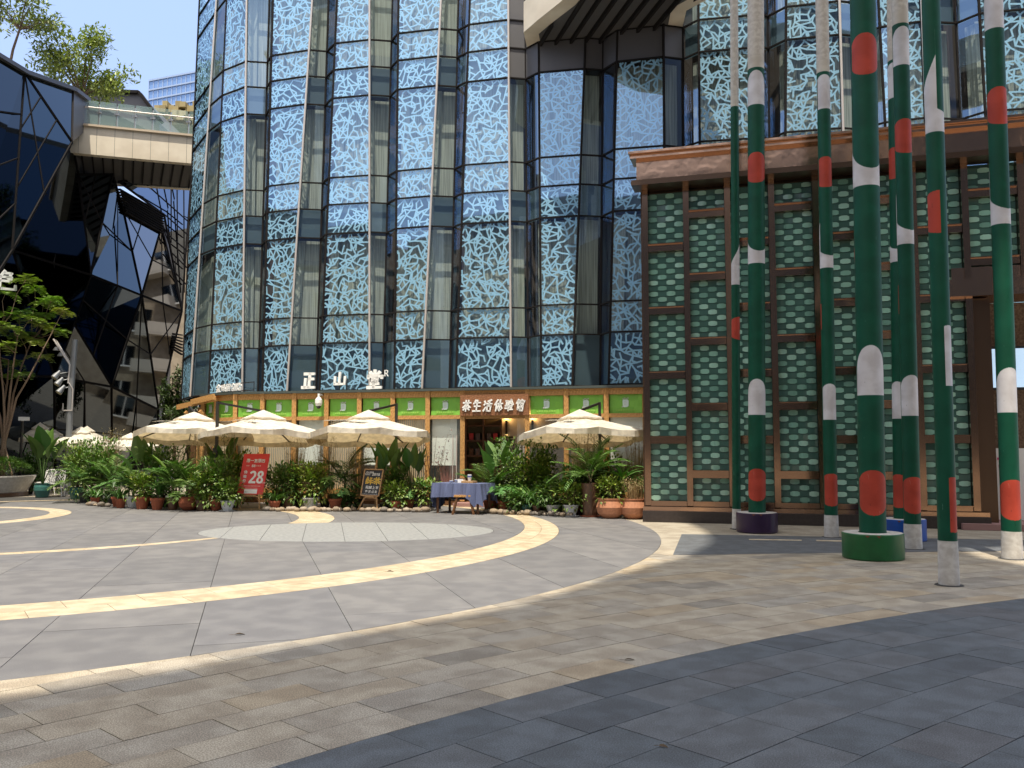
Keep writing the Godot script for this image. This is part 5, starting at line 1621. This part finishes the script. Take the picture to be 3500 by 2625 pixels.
func frond(mb: MB, p: Vector3, d: Vector3, length: float, c: Color, droop: float, pairs: int, lw: float, ll: float):
	var q = p; var dir = d
	var path := []
	for i in 9:
		path.append(q); q += dir * (length / 8.0); dir = (dir + Vector3.DOWN * (droop * 0.25)).normalized()
	mb.col = c * 0.9
	mb.tube(path, path.map(func(_p): return 0.006), 3, false)
	for k in pairs:
		var s = lerpf(0.22, 1.0, k / float(pairs - 1)) * 7.99
		var i = mini(int(s), 7)
		var o = path[i].lerp(path[i + 1], s - i)
		var t = (path[i + 1] - path[i]).normalized()
		var side = t.cross(Vector3.UP).normalized()
		var l = ll * (0.45 + 0.75 * sin(PI * clampf(s / 8.0, 0.12, 0.93)))
		for g in [-1.0, 1.0]: leaf(mb, o, (t * 0.75 + side * g + Vector3.UP * 0.25).normalized(), l, lw, c * rng.randf_range(0.8, 1.2), 0.28, 2, 0.2, 0.35)
func pot(t: Node3D, kind: String, s := 1.0) -> float:      # returns the height of the soil
	var prof: Array; var m
	match kind:
		"terracotta": prof = [Vector2(.10, 0), Vector2(.15, .22), Vector2(.165, .22), Vector2(.165, .27), Vector2(.14, .27), Vector2(.13, .22)]; m = M.terracotta
		"brown": prof = [Vector2(.10, 0), Vector2(.13, .24), Vector2(.145, .24), Vector2(.145, .28), Vector2(.12, .28), Vector2(.11, .23)]; m = M.brownglaze
		"bowl": prof = [Vector2(.13, 0), Vector2(.25, .1), Vector2(.28, .2), Vector2(.24, .32), Vector2(.26, .35), Vector2(.21, .34), Vector2(.2, .3)]; m = M.terracotta
		"clay": prof = [Vector2(.17, 0), Vector2(.30, .12), Vector2(.335, .26), Vector2(.29, .41), Vector2(.31, .45), Vector2(.31, .47), Vector2(.25, .465), Vector2(.24, .4)]; m = M.terrapale
		"tall": prof = [Vector2(.17, 0), Vector2(.185, .1), Vector2(.215, .76), Vector2(.22, .79), Vector2(.19, .79), Vector2(.18, .74)]; m = M.brownglaze
		"white": prof = [Vector2(.10, 0), Vector2(.105, .03), Vector2(.155, .2), Vector2(.175, .22), Vector2(.175, .24), Vector2(.14, .235), Vector2(.13, .2)]; m = M.porcelain
		"teal": prof = [Vector2(.16, 0), Vector2(.22, .2), Vector2(.22, .3), Vector2(.2, .38), Vector2(.22, .4), Vector2(.18, .39), Vector2(.17, .34)]; m = M.tealglaze
		_: prof = [Vector2(.11, 0), Vector2(.14, .24), Vector2(.15, .25), Vector2(.12, .25), Vector2(.11, .2)]; m = M.blackpot
	var p2 := []
	for q in prof: p2.append(q * s)
	var mb := MB.new(); mb.lathe(Vector3.ZERO, p2, 24)
	part("pot", mb, m, t)
	var last = p2[p2.size() - 1]
	mb = MB.new(); mb.lathe(Vector3.ZERO, [Vector2(last.x + 0.004, last.y + 0.004), Vector2(0, last.y + 0.01)], 16)
	part("soil", mb, M.soil, t)
	if kind == "white":
		mb = MB.new(); mb.lathe(Vector3.ZERO, [Vector2(.19, 0.0), Vector2(.21, .025), Vector2(.19, .028), Vector2(0.1, .012)], 24)
		part("saucer", mb, M.porcelain, t)
	if kind == "tall":
		mb = MB.new(); mb.lathe(Vector3.ZERO, [Vector2(.23, 0.0), Vector2(.25, .03), Vector2(.22, .032), Vector2(0.1, .012)], 24)
		part("saucer", mb, M.terracotta, t)
	return last.y
func foliage(t: Node3D, kind: String, y: float, h: float, w: float):
	var mb := MB.new()
	var o = Vector3(0, y, 0)
	match kind:
		"palm":
			var st := MB.new()
			for k in 3: st.tube([o + rv() * 0.02, o + Vector3(rng.randf_range(-.08, .08), h * 0.35, rng.randf_range(-.08, .08))], [0.018, 0.012], 5)
			part("stem", st, M.bark, t)
			for k in 19:
				var a = TAU * k / 19.0 + rng.randf() * 0.4
				var lift = rng.randf_range(0.25, 2.4)
				var d = Vector3(cos(a), lift, sin(a)).normalized()
				frond(mb, o + Vector3(0, h * rng.randf_range(0.05, 0.4), 0), d, minf(h, 0.95) * rng.randf_range(0.75, 1.05) * w, green(.085, .175, .03), rng.randf_range(0.35, 0.8), 17, 0.042, 0.27)
			part("fronds", mb, M.leaf, t)
		"bush":
			var st := MB.new()
			var tips := []
			for k in 7:
				var a = TAU * k / 7.0 + rng.randf()
				var e = o + Vector3(cos(a) * w * 0.5 * rng.randf_range(0.3, 0.9), h * rng.randf_range(0.55, 0.95), sin(a) * w * 0.5 * rng.randf_range(0.3, 0.9))
				st.tube([o + rv() * 0.02, o.lerp(e, 0.5) + Vector3(0, 0.05, 0), e], [0.014, 0.010, 0.005], 5)
				tips.append(e)
			part("stem", st, M.bark, t)
			var n = int(clampf(1300.0 * w * h, 420.0, 1700.0))
			var hue = rng.randf()
			for k in n:
				var a = tips[k % 7]
				var p = o.lerp(a, rng.randf_range(0.35, 1.0)) + rv() * 0.17 * maxf(w, 0.45)
				if k % 3 == 0: p = o + Vector3(rng.randf_range(-.5, .5) * w, h * rng.randf_range(-0.08, 1.0), rng.randf_range(-.5, .5) * w)
				var d = ((p - o - Vector3(0, h * 0.4, 0)).normalized() + rv() * 0.7).normalized()
				leaf(mb, p, d, rng.randf_range(0.09, 0.16), rng.randf_range(0.05, 0.08), green(lerpf(.06, .16, hue), lerpf(.14, .23, hue), .03), 0.35, 2)
			part("foliage", mb, M.leaf, t)
		"strap":
			for k in 70:
				var a = rng.randf() * TAU
				leaf(mb, o + Vector3(cos(a), 0, sin(a)) * 0.04, Vector3(cos(a), rng.randf_range(0.9, 3.0), sin(a)).normalized(), h * rng.randf_range(0.7, 1.25), 0.036, green(.085, .19, .04), rng.randf_range(0.6, 1.3), 6, 0.3, 0.25)
			part("foliage", mb, M.leaf, t)
		"rosette":
			var st := MB.new(); st.tube([o, o + Vector3(0.02, h * 0.45, 0)], [0.022, 0.016], 6)
			part("stem", st, M.palebark, t)
			for k in 40:
				var a = k * 2.4
				leaf(mb, o + Vector3(0.02, h * (0.12 + 0.35 * k / 40.0), 0), Vector3(cos(a), rng.randf_range(0.3, 1.9), sin(a)).normalized(), w * rng.randf_range(0.5, 0.75), 0.085, green(.07, .18, .035), rng.randf_range(0.3, 0.8), 5, 0.3, 0.35)
			part("foliage", mb, M.leaf, t)
		"paddle":
			for k in 8:
				var a = TAU * k / 8.0 + rng.randf() * 0.7
				var tilt = rng.randf_range(2.0, 5.0)
				var d = Vector3(cos(a), tilt, sin(a)).normalized()
				var e = o + d * h * rng.randf_range(0.42, 0.62)
				var lf := MB.new()
				lf.col = Color(.07, .13, .03)
				lf.tube([o, o.lerp(e, 0.5) + Vector3(0, 0.02, 0), e], [0.02, 0.016, 0.01], 5, false)
				leaf(lf, e, (d + rv() * 0.15).normalized(), h * rng.randf_range(0.38, 0.52), h * 0.16 * w, green(.075, .165, .035, 0.25), rng.randf_range(0.1, 0.55), 7, 0.28, 0.38)
				part("leaf", lf, M.leaf, t)
		"monstera":
			for k in 13:
				var a = TAU * k / 13.0 + rng.randf() * 0.5
				var d = Vector3(cos(a), rng.randf_range(0.5, 2.6), sin(a)).normalized()
				var e = o + d * h * rng.randf_range(0.45, 0.8)
				var lf := MB.new()
				lf.col = Color(.06, .13, .03)
				lf.tube([o, o.lerp(e, 0.55) + Vector3(0, 0.04, 0), e], [0.009, 0.008, 0.006], 4, false)
				var ax = (Vector3(cos(a), -0.55, sin(a)) + rv() * 0.25).normalized()
				var sd = ax.cross(Vector3.UP).normalized()
				var c = green(.08, .18, .04, 0.3)
				var l = w * rng.randf_range(0.26, 0.36)
				for s in [-1.0, 1.0]:
					for j in 7:
						var f0 = j / 7.0
						var p = e + ax * l * (f0 * 0.9 - 0.12)
						var out = (sd * s + ax * (0.15 + 0.75 * f0) + Vector3(0, 0.12, 0)).normalized()
						leaf(lf, p, out, l * (0.62 - 0.36 * absf(f0 - 0.25)), l * 0.17, c, 0.25, 3, 0.05, 0.45)
				lf.col = c
				leaf(lf, e - ax * l * 0.1, ax, l * 1.05, l * 0.32, c, 0.15, 4, 0.1, 0.3)
				part("leaf", lf, M.leaf, t)
		"grass":
			for k in 170:
				var a = rng.randf() * TAU
				leaf(mb, o + Vector3(cos(a), 0, sin(a)) * rng.randf() * 0.22, Vector3(cos(a) * 0.3, rng.randf_range(1.2, 5.0), sin(a) * 0.3).normalized(), h * rng.randf_range(0.6, 1.1), 0.012, Color(.36, .25, .12) * rng.randf_range(0.6, 1.25), rng.randf_range(0.08, 0.35), 4, 0.1, 0.3)
				if k % 3 == 0:
					for j in 5: leaf(mb, o + Vector3(cos(a) * 0.22, h * rng.randf_range(0.6, 1.0), sin(a) * 0.22) + rv() * 0.12, rv().normalized(), 0.07, 0.014, Color(.38, .29, .15), 0.3, 1)
			part("foliage", mb, M.leaf, t)
		"bamboo":
			var st := MB.new()
			for k in 4:
				var b = o + rv() * Vector3(0.15, 0, 0.15)
				var e = b + Vector3(rng.randf_range(-.2, .2), h, rng.randf_range(-.2, .2))
				st.tube([b, b.lerp(e, 0.5), e], [0.010, 0.008, 0.004], 5)
				for j in 46:
					var p = b.lerp(e, rng.randf_range(0.35, 1.0)) + rv() * 0.10
					leaf(mb, p, (rv() + Vector3(0, 0.2, 0)).normalized(), rng.randf_range(0.07, 0.13), 0.02, green(.075, .125, .03), 0.3, 2)
			part("stem", st, M.palebark, t)
			part("foliage", mb, M.leaf, t)
		"maple":
			var st := MB.new()
			for k in 9:
				var e = o + Vector3(rng.randf_range(-.5, .5) * w, h * rng.randf_range(0.55, 1.0), rng.randf_range(-.3, .3) * w)
				st.tube([o, o.lerp(e, 0.5) + rv() * 0.05, e], [0.012, 0.008, 0.003], 4)
				for j in 22: leaf(mb, o.lerp(e, rng.randf_range(0.55, 1.0)) + rv() * 0.11, rv().normalized(), 0.06, 0.03, Color(.13, .04, .03) * rng.randf_range(0.7, 1.4), 0.2, 1)
			part("stem", st, M.bark, t)
			part("foliage", mb, M.leaf, t)

# ---------------------------------------------------------------- planting in front of the tea house
func build_plants():
	# label, u, metres ahead, plant, height, spread, pot, pot size
	var g1 = "potted plants edging the terrace"
	var list := [
		["palm in a black tub at the corner of the plant bed beside the lamp post", 290, 26.0, "palm", 1.25, 1.1, "black", 1.2], ["leafy shrub in a teal glazed pot behind the corner palm", 262, 27.6, "bush", 1.5, 1.1, "teal", 1.0], ["spider plant in a red clay pot at the corner of the bed", 325, 24.9, "strap", 0.5, 0.6, "terracotta", 0.8],
		["tall shrub with dense small leaves behind the spider plants", 335, 26.2, "bush", 1.7, 1.2, "black", 1.0], ["arching palm between two small leaved shrubs", 385, 25.4, "palm", 1.45, 1.15, "black", 1.1], ["clump of tall tan dry grass below the small cream parasol", 378, 26.6, "grass", 1.9, 1.0, "black", 1.3], ["monstera with yellow green leaves behind the strap leaved plant", 400, 24.2, "monstera", 0.85, 1.0, "terracotta", 1.0],
		["strap leaved plant spilling over a clay pot near a white pot", 412, 23.6, "strap", 0.6, 0.7, "terracotta", 0.95], ["large paddle leaved plant under the leftmost big parasol", 495, 24.3, "paddle", 1.75, 1.5, "black", 1.2], ["yellow leaved shrub in a brick red pot, first of the red pots", 485, 23.2, "bush", 0.65, 0.6, "terracotta", 1.25], ["narrow white pot with a small palm behind the first red pot", 455, 23.7, "palm", 0.9, 0.9, "white", 1.3],
		["young dracaena in a square red pot beside the drooping palm", 537, 22.9, "rosette", 0.75, 0.65, "terracotta", 1.15], ["drooping dark palm left of the round brown jar", 590, 22.9, "palm", 1.1, 1.0, "brown", 1.1], ["bushy shrub behind the drooping dark palm", 560, 24.0, "bush", 1.45, 1.2, "black", 1.0], ["tall dracaena rosette under the leftmost big parasol", 610, 24.2, "rosette", 1.7, 1.15, "brown", 1.2],
		["palm in a round brown jar beside the small brown pot", 647, 22.7, "palm", 1.15, 1.05, "bowl", 1.0], ["clump of tan grass behind the round brown jar", 680, 23.7, "grass", 1.7, 0.8, "black", 1.0], ["leafy plant in a small brown pot right of the round jar", 686, 22.5, "bush", 0.75, 0.55, "brown", 1.0], ["glossy bush in an orange red pot next to the white porcelain pot", 738, 22.6, "bush", 1.1, 0.8, "terracotta", 1.15],
		["paddle leaved plant rising beside the parasol mast", 752, 23.9, "paddle", 1.75, 1.2, "black", 1.1], ["small leaved bonsai in a white porcelain pot by the red poster", 777, 22.4, "bush", 0.6, 0.7, "white", 1.15], ["thin bamboo before the big parasol with the visible arm", 790, 23.6, "bamboo", 2.0, 0.5, "black", 1.0], ["round leaved shrub behind the white porcelain pot", 800, 23.7, "bush", 1.25, 0.9, "brown", 1.1],
		["spider plant in a clay pot just right of the red poster", 938, 22.6, "strap", 0.48, 0.6, "terracotta", 0.95], ["bush with yellow flowers colour leaves right of the red poster", 985, 23.0, "bush", 0.9, 0.85, "brown", 1.3], ["dark leaved shrub behind the spider plant by the poster", 950, 23.8, "bush", 0.9, 0.9, "black", 1.1], ["tan grass clump between the poster and the fern palm", 1010, 23.6, "grass", 1.75, 0.8, "black", 1.0],
		["dark ficus in a white ribbed pot left of the monstera", 1062, 22.9, "bush", 0.95, 0.85, "white", 1.35], ["monstera in a red pot left of the chalkboard", 1145, 22.8, "monstera", 0.95, 1.15, "terracotta", 1.1], ["feathery palm behind the monstera and the chalkboard", 1180, 23.7, "palm", 1.75, 1.15, "brown", 1.2], ["thin tan canes behind the ficus", 1110, 23.6, "grass", 1.75, 0.7, "black", 1.0], ["low leafy plant beside the chalkboard foot", 1190, 23.1, "bush", 0.4, 0.5, "brown", 0.7],
		["tan canes just left of the chalkboard", 1225, 23.6, "grass", 1.45, 0.6, "black", 1.0], ["paddle leaved plant behind the chalkboard", 1330, 23.4, "paddle", 1.75, 1.5, "black", 1.2], ["small leaved shrub in a brown pot right of the chalkboard", 1345, 23.1, "bush", 0.8, 0.75, "brown", 1.2], ["monstera with pale leaves between chalkboard and blue table", 1395, 22.8, "monstera", 0.85, 1.1, "terracotta", 1.0], ["second paddle leaved plant nearer the shop door", 1410, 23.5, "paddle", 1.55, 1.3, "black", 1.1],
		["light green bush in a flat pot beside the blue table", 1455, 22.6, "bush", 0.6, 0.65, "brown", 0.95], ["leafy shrub in an orange pot left of the blue table", 1352, 22.4, "bush", 0.5, 0.55, "terracotta", 1.0], ["sparse dark red leaved shrub before the shop window", 1480, 24.0, "maple", 2.0, 0.9, "black", 1.0],
	]
	var g2 = "potted plants right of the shop door"
	var right := [
		["paddle leaved plant with one upright leaf beside the shop door", 1705, 22.6, "paddle", 1.75, 1.3, "terracotta", 1.1], ["palm arching toward the shop door beside the blue table", 1672, 22.4, "palm", 1.15, 1.15, "terracotta", 1.0], ["monstera with split leaves right of the blue table", 1722, 21.8, "monstera", 0.95, 1.2, "terracotta", 1.0], ["dark bush with dense leaves below the shop wall lettering", 1768, 22.6, "bush", 1.65, 1.3, "black", 1.2],
		["bright small plant in a tan pot on the stones", 1760, 21.4, "bush", 0.38, 0.6, "brown", 0.6], ["grassy plant in a teal pot among the stones", 1800, 21.4, "strap", 0.7, 0.6, "teal", 0.6], ["light green bush behind the teal pot", 1820, 22.2, "bush", 1.15, 1.1, "black", 1.1], ["potted schefflera on the orange ledge by the window", 1858, 22.9, "bush", 1.45, 0.7, "terracotta", 1.0],
		["strap leaved plant left of the white porcelain bowl", 1835, 21.2, "strap", 0.75, 0.6, "brown", 0.8], ["low shrub in a flat white porcelain bowl", 1890, 21.0, "bush", 0.62, 0.75, "white", 1.05], ["dark palm behind the white porcelain bowl", 1905, 22.0, "palm", 1.2, 1.15, "black", 1.1], ["jade shrub in a painted white porcelain pot on a saucer", 1952, 20.7, "bush", 0.52, 0.8, "white", 1.15],
		["tall palm in a tall brown cylinder pot", 2018, 20.6, "palm", 1.05, 1.25, "tall", 1.0], ["clump of tan grass behind the tall brown cylinder pot", 1990, 22.0, "grass", 1.75, 0.9, "black", 1.2], ["sparse shrub in the left one of two big round clay pots", 2087, 20.1, "bush", 0.55, 0.6, "clay", 1.0], ["dark leaved shrub between the brown cylinder and porcelain pot", 1978, 21.4, "bush", 0.9, 0.8, "bowl", 1.0],
		["dry tufts in the right one of two big round clay pots", 2166, 20.0, "grass", 0.5, 0.5, "clay", 1.0], ["broad rosette plant behind the two big round clay pots", 2125, 20.9, "rosette", 1.5, 1.35, "white", 1.3], ["tall tan grass beside the copper pavilion corner", 2180, 21.4, "grass", 1.9, 1.0, "black", 1.2], ["leafy dracaena against the copper pavilion corner", 2218, 20.6, "rosette", 1.0, 1.0, "brown", 1.1], ["thin bamboo under the parasol by the clay pots", 2010, 22.8, "bamboo", 2.1, 0.5, "black", 1.0],
		["upright shrub behind the parasol mast by the clay pots", 2060, 21.6, "bush", 1.2, 1.0, "black", 1.2],
	]
	for s in [[list, g1], [right, g2]]:
		for q in s[0]:
			var kind = q[3]
			var called = {"palm": "potted_palm", "bush": "potted_shrub", "strap": "potted_spider_plant", "rosette": "potted_dracaena", "paddle": "potted_paddle_plant", "monstera": "potted_monstera", "grass": "potted_grass", "bamboo": "potted_bamboo", "maple": "potted_maple"}[kind]
			var t = thing(called, q[0], "plant", GD(q[1], q[2]), s[1])
			t.rotation.y = 0.0
			var y = pot(t, q[6], q[7])
			foliage(t, kind, y, q[4], q[5])
	# banana plant by the planter
	var t = thing("banana_plant", "banana plant with big paddle leaves in a teal pot by the planter", "plant", GD(143, 28.8))
	var y = pot(t, "teal", 1.15)
	foliage(t, "paddle", y, 2.0, 1.9)
	t = thing("potted_shrub", "dark leafy shrub beside the banana plant", "plant", GD(112, 31.2)); y = pot(t, "black", 1.2); foliage(t, "bush", y, 1.25, 1.2)
	# river stones along the bed
	var stone := []
	for k in 4:
		var mb := MB.new()
		var sx = rng.randf() * 9.0
		for i in 7:
			for j in 10:
				var f = func(a, b):
					var th = PI * a / 7.0; var ph = TAU * b / 10.0
					var d = Vector3(sin(th) * cos(ph), cos(th), sin(th) * sin(ph))
					return d * (1.0 + 0.10 * sin(d.x * 3.0 + sx) + 0.08 * cos(d.z * 4.0 + sx * 2.0) + 0.05 * sin(d.y * 5.0 + d.x * 2.0))
				mb.quad(f.call(i, j), f.call(i + 1, j), f.call(i + 1, j + 1), f.call(i, j + 1)) if false else mb.quad(f.call(i + 1, j), f.call(i, j), f.call(i, j + 1), f.call(i + 1, j + 1))
		for i in mb.v.size(): mb.n[i] = mb.v[i].normalized()
		stone.append(mb.mesh())
	var runs := [[300, 24.6, 380, 24.0, 9], [905, 22.35, 1220, 22.25, 26], [1240, 22.2, 1475, 22.05, 22], [1665, 21.5, 1850, 20.95, 17], [1850, 20.95, 1960, 20.5, 9]]
	for r in runs:
		for k in r[4]:
			var s = (k + rng.randf_range(-0.3, 0.3)) / float(r[4])
			var size = rng.randf_range(0.05, 0.10)
			var high = 0.0
			var g = GD(lerpf(r[0], r[2], s), lerpf(r[1], r[3], s) + rng.randf_range(-0.12, 0.15))
			var o = part("river_stone", stone[rng.randi() % 4], M.stonepebble[rng.randi() % 4], self)
			tag(o, "smooth tan river stone in the row edging the plant bed", "stone", "river stones edging the plant beds")
			o.transform = Transform3D(Basis(Vector3.UP, rng.randf() * TAU).scaled(Vector3(1.15, 0.78, 1.0) * size), g + Vector3(0, size * 0.66, 0))

# ---------------------------------------------------------------- trees
func crown_tree(called: String, label: String, foot: Vector3, centre: Vector3, size: Vector3, leaves: int, ll: float, c: Color, trunk: float, bark: Material, group := ""):
	var t = thing(called, label, "tree", foot, group)
	var mb := MB.new()
	var lf := MB.new()
	var o = centre - foot
	var fork = o - Vector3(0, size.y * 0.75, 0)
	if fork.y < 0.3: fork.y = 0.3
	mb.tube([Vector3.ZERO, fork * 0.5 + rv() * 0.04 * size.x, fork], [trunk, trunk * 0.85, trunk * 0.7], 8)
	part("trunk", mb, bark, t)
	mb = MB.new()
	var tips := []
	for k in 11:
		var a = k * 2.399; var v = lerpf(-0.55, 0.9, fposmod(k * 0.618, 1.0))
		var e = o + Vector3(cos(a) * sqrt(1 - v * v) * size.x * 0.72, v * size.y * 0.75, sin(a) * sqrt(1 - v * v) * size.z * 0.72)
		var m = fork.lerp(e, 0.5) + Vector3(0, size.y * 0.1, 0) + rv() * 0.1 * size.x
		mb.tube([fork, fork.lerp(m, 0.5), m, e], [trunk * 0.5, trunk * 0.4, trunk * 0.28, trunk * 0.1], 5)
		tips.append(e); tips.append(m.lerp(e, 0.4))
		for j in 5:
			var q = m.lerp(e, rng.randf_range(0.0, 0.9)); var w = q + rv() * size * 0.33
			mb.tube([q, q.lerp(w, 0.5) + Vector3(0, 0.04, 0), w], [trunk * 0.16, trunk * 0.1, trunk * 0.04], 4)
			tips.append(w)
	part("limbs", mb, bark, t)
	for k in leaves:
		var e = tips[rng.randi() % tips.size()]
		var p = e + rv() * size * 0.20
		leaf(lf, p, (rv() + Vector3(0, 0.2, 0)).normalized(), ll * rng.randf_range(0.7, 1.25), ll * 0.5, Color(c.r, c.g, c.b) * rng.randf_range(0.6, 1.45), 0.3, 1)
	part("crown", lf, M.leaf, t)
func build_trees():
	crown_tree("rooftop_tree", "round leafy green tree growing behind the footbridge railing", P(322, 432, 41.0), P(285, 222, 41.0), Vector3(2.4, 2.15, 2.1), 4300, 0.20, Color(.26, .32, .07), 0.09, M.bark, "trees on the roof terraces")
	crown_tree("rooftop_tree", "sparse thin trunked tree on the roof of the dark building", P(30, 240, 39.0), P(70, 40, 39.0), Vector3(2.3, 1.15, 1.8), 2000, 0.19, Color(.24, .29, .08), 0.07, M.bark, "trees on the roof terraces")
	# tall dark bamboo between the two buildings
	crown_tree("bamboo_tree", "tall dark leafy tree in the gap beside the glass tower", GD(600, 38.0), P(598, 1370, 38.0), Vector3(0.75, 2.0, 0.9), 2600, 0.16, Color(.05, .085, .02), 0.07, M.bark)
	crown_tree("bamboo_tree", "low dark tree behind the leftmost big parasol", GD(655, 36.0), P(640, 1440, 36.0), Vector3(0.9, 1.3, 0.9), 1500, 0.16, Color(.05, .085, .02), 0.06, M.bark)
	# young tree with flat feathery sprays beside the planter
	var foot = GD(8, 29.9)
	var t = thing("feathery_tree", "young tree with flat feathery leaf sprays and thin pale branches", "tree", foot)
	var tr := MB.new()
	var fork = P(14, 1500, 29.9) - foot
	tr.tube([Vector3.ZERO, fork * 0.5 + Vector3(-0.03, 0, 0), fork], [0.11, 0.09, 0.08], 10)
	part("trunk", tr, M.palebark, t)
	var lm := MB.new(); var cr := MB.new()
	var sprays := [[90, 955, 1.0], [118, 985, .9], [150, 1035, 1.0], [178, 1022, 1.0], [72, 1062, 1.1], [110, 1085, 1.1], [150, 1078, .9], [217, 1062, .8], [20, 1000, 1.1], [20, 1080, 1.1], [145, 1112, 1.0], [192, 1132, 1.0], [75, 1145, 1.1], [16, 1180, 1.0], [140, 1216, .9], [75, 1276, .9], [2, 1282, .9], [32, 1118, 1.1], [-30, 960, 1.1], [-40, 1060, 1.1], [-20, 1130, 1.0], [-60, 1200, 1.0], [45, 1240, .9], [120, 1165, .9]]
	var mains := []
	for q in [[-60, 1180], [-5, 1130], [60, 1150], [110, 1160], [150, 1190], [30, 1230]]:
		var e = P(q[0], q[1], 29.9 + rng.randf_range(-0.7, 0.7)) - foot
		var m = fork + Vector3(e.x * 0.35, (e.y - fork.y) * 0.45, e.z * 0.4) + Vector3(rng.randf_range(-.08, .08), 0, 0)
		lm.tube([fork - Vector3(0, 0.2, 0), fork.lerp(m, 0.5) + Vector3(0.03, 0, 0), m, m.lerp(e, 0.5) + rv() * 0.06, e], [0.055, 0.045, 0.036, 0.028, 0.02], 6)
		for f in [0.0, 0.35, 0.7, 1.0]: mains.append(m.lerp(e, f))
	for q in sprays:
		var e = P(q[0], q[1], 29.9 + rng.randf_range(-1.0, 0.9)) - foot
		var from = mains[0]; var best = 1e9
		for w in mains:
			if w.y < e.y - 0.15 and w.distance_to(e) < best: best = w.distance_to(e); from = w
		lm.tube([from, from.lerp(e, 0.4) + Vector3(0, -0.06, 0) + rv() * 0.08, from.lerp(e, 0.75) + rv() * 0.06, e], [0.020, 0.016, 0.012, 0.007], 5)
		var c = green(.24, .34, .065, 0.15)
		for k in 11:
			var a = TAU * k / 11.0 + rng.randf() * 0.5
			var d = Vector3(cos(a), rng.randf_range(-0.25, 0.5), sin(a)).normalized()
			# a spray: flat feather of paired leaflets
			var l = rng.randf_range(0.34, 0.56) * q[2]
			for j in 7:
				var o = e + d * l * (0.25 + 0.75 * j / 6.0) + Vector3(0, -0.16 * pow(j / 6.0, 2.0), 0)
				var sd = d.cross(Vector3.UP).normalized()
				for s in [-1.0, 1.0]: leaf(cr, o, (sd * s + d * 0.5).normalized(), 0.19 * sin(PI * (0.18 + 0.7 * j / 6.0)) + 0.04, 0.085, c * rng.randf_range(0.85, 1.2), 0.15, 1)
	part("branches", lm, M.palebark, t)
	part("crown", cr, M.leaf, t)
	for q in [Vector3(-0.7, 0, 0.5), Vector3(0.75, 0, 0.4), Vector3(0.1, 0, -0.7)]:
		var mb := MB.new(); mb.tube([q, Vector3(0, 1.75, 0)], [0.035, 0.03], 6)
		part("prop", mb, M.palebark, t)
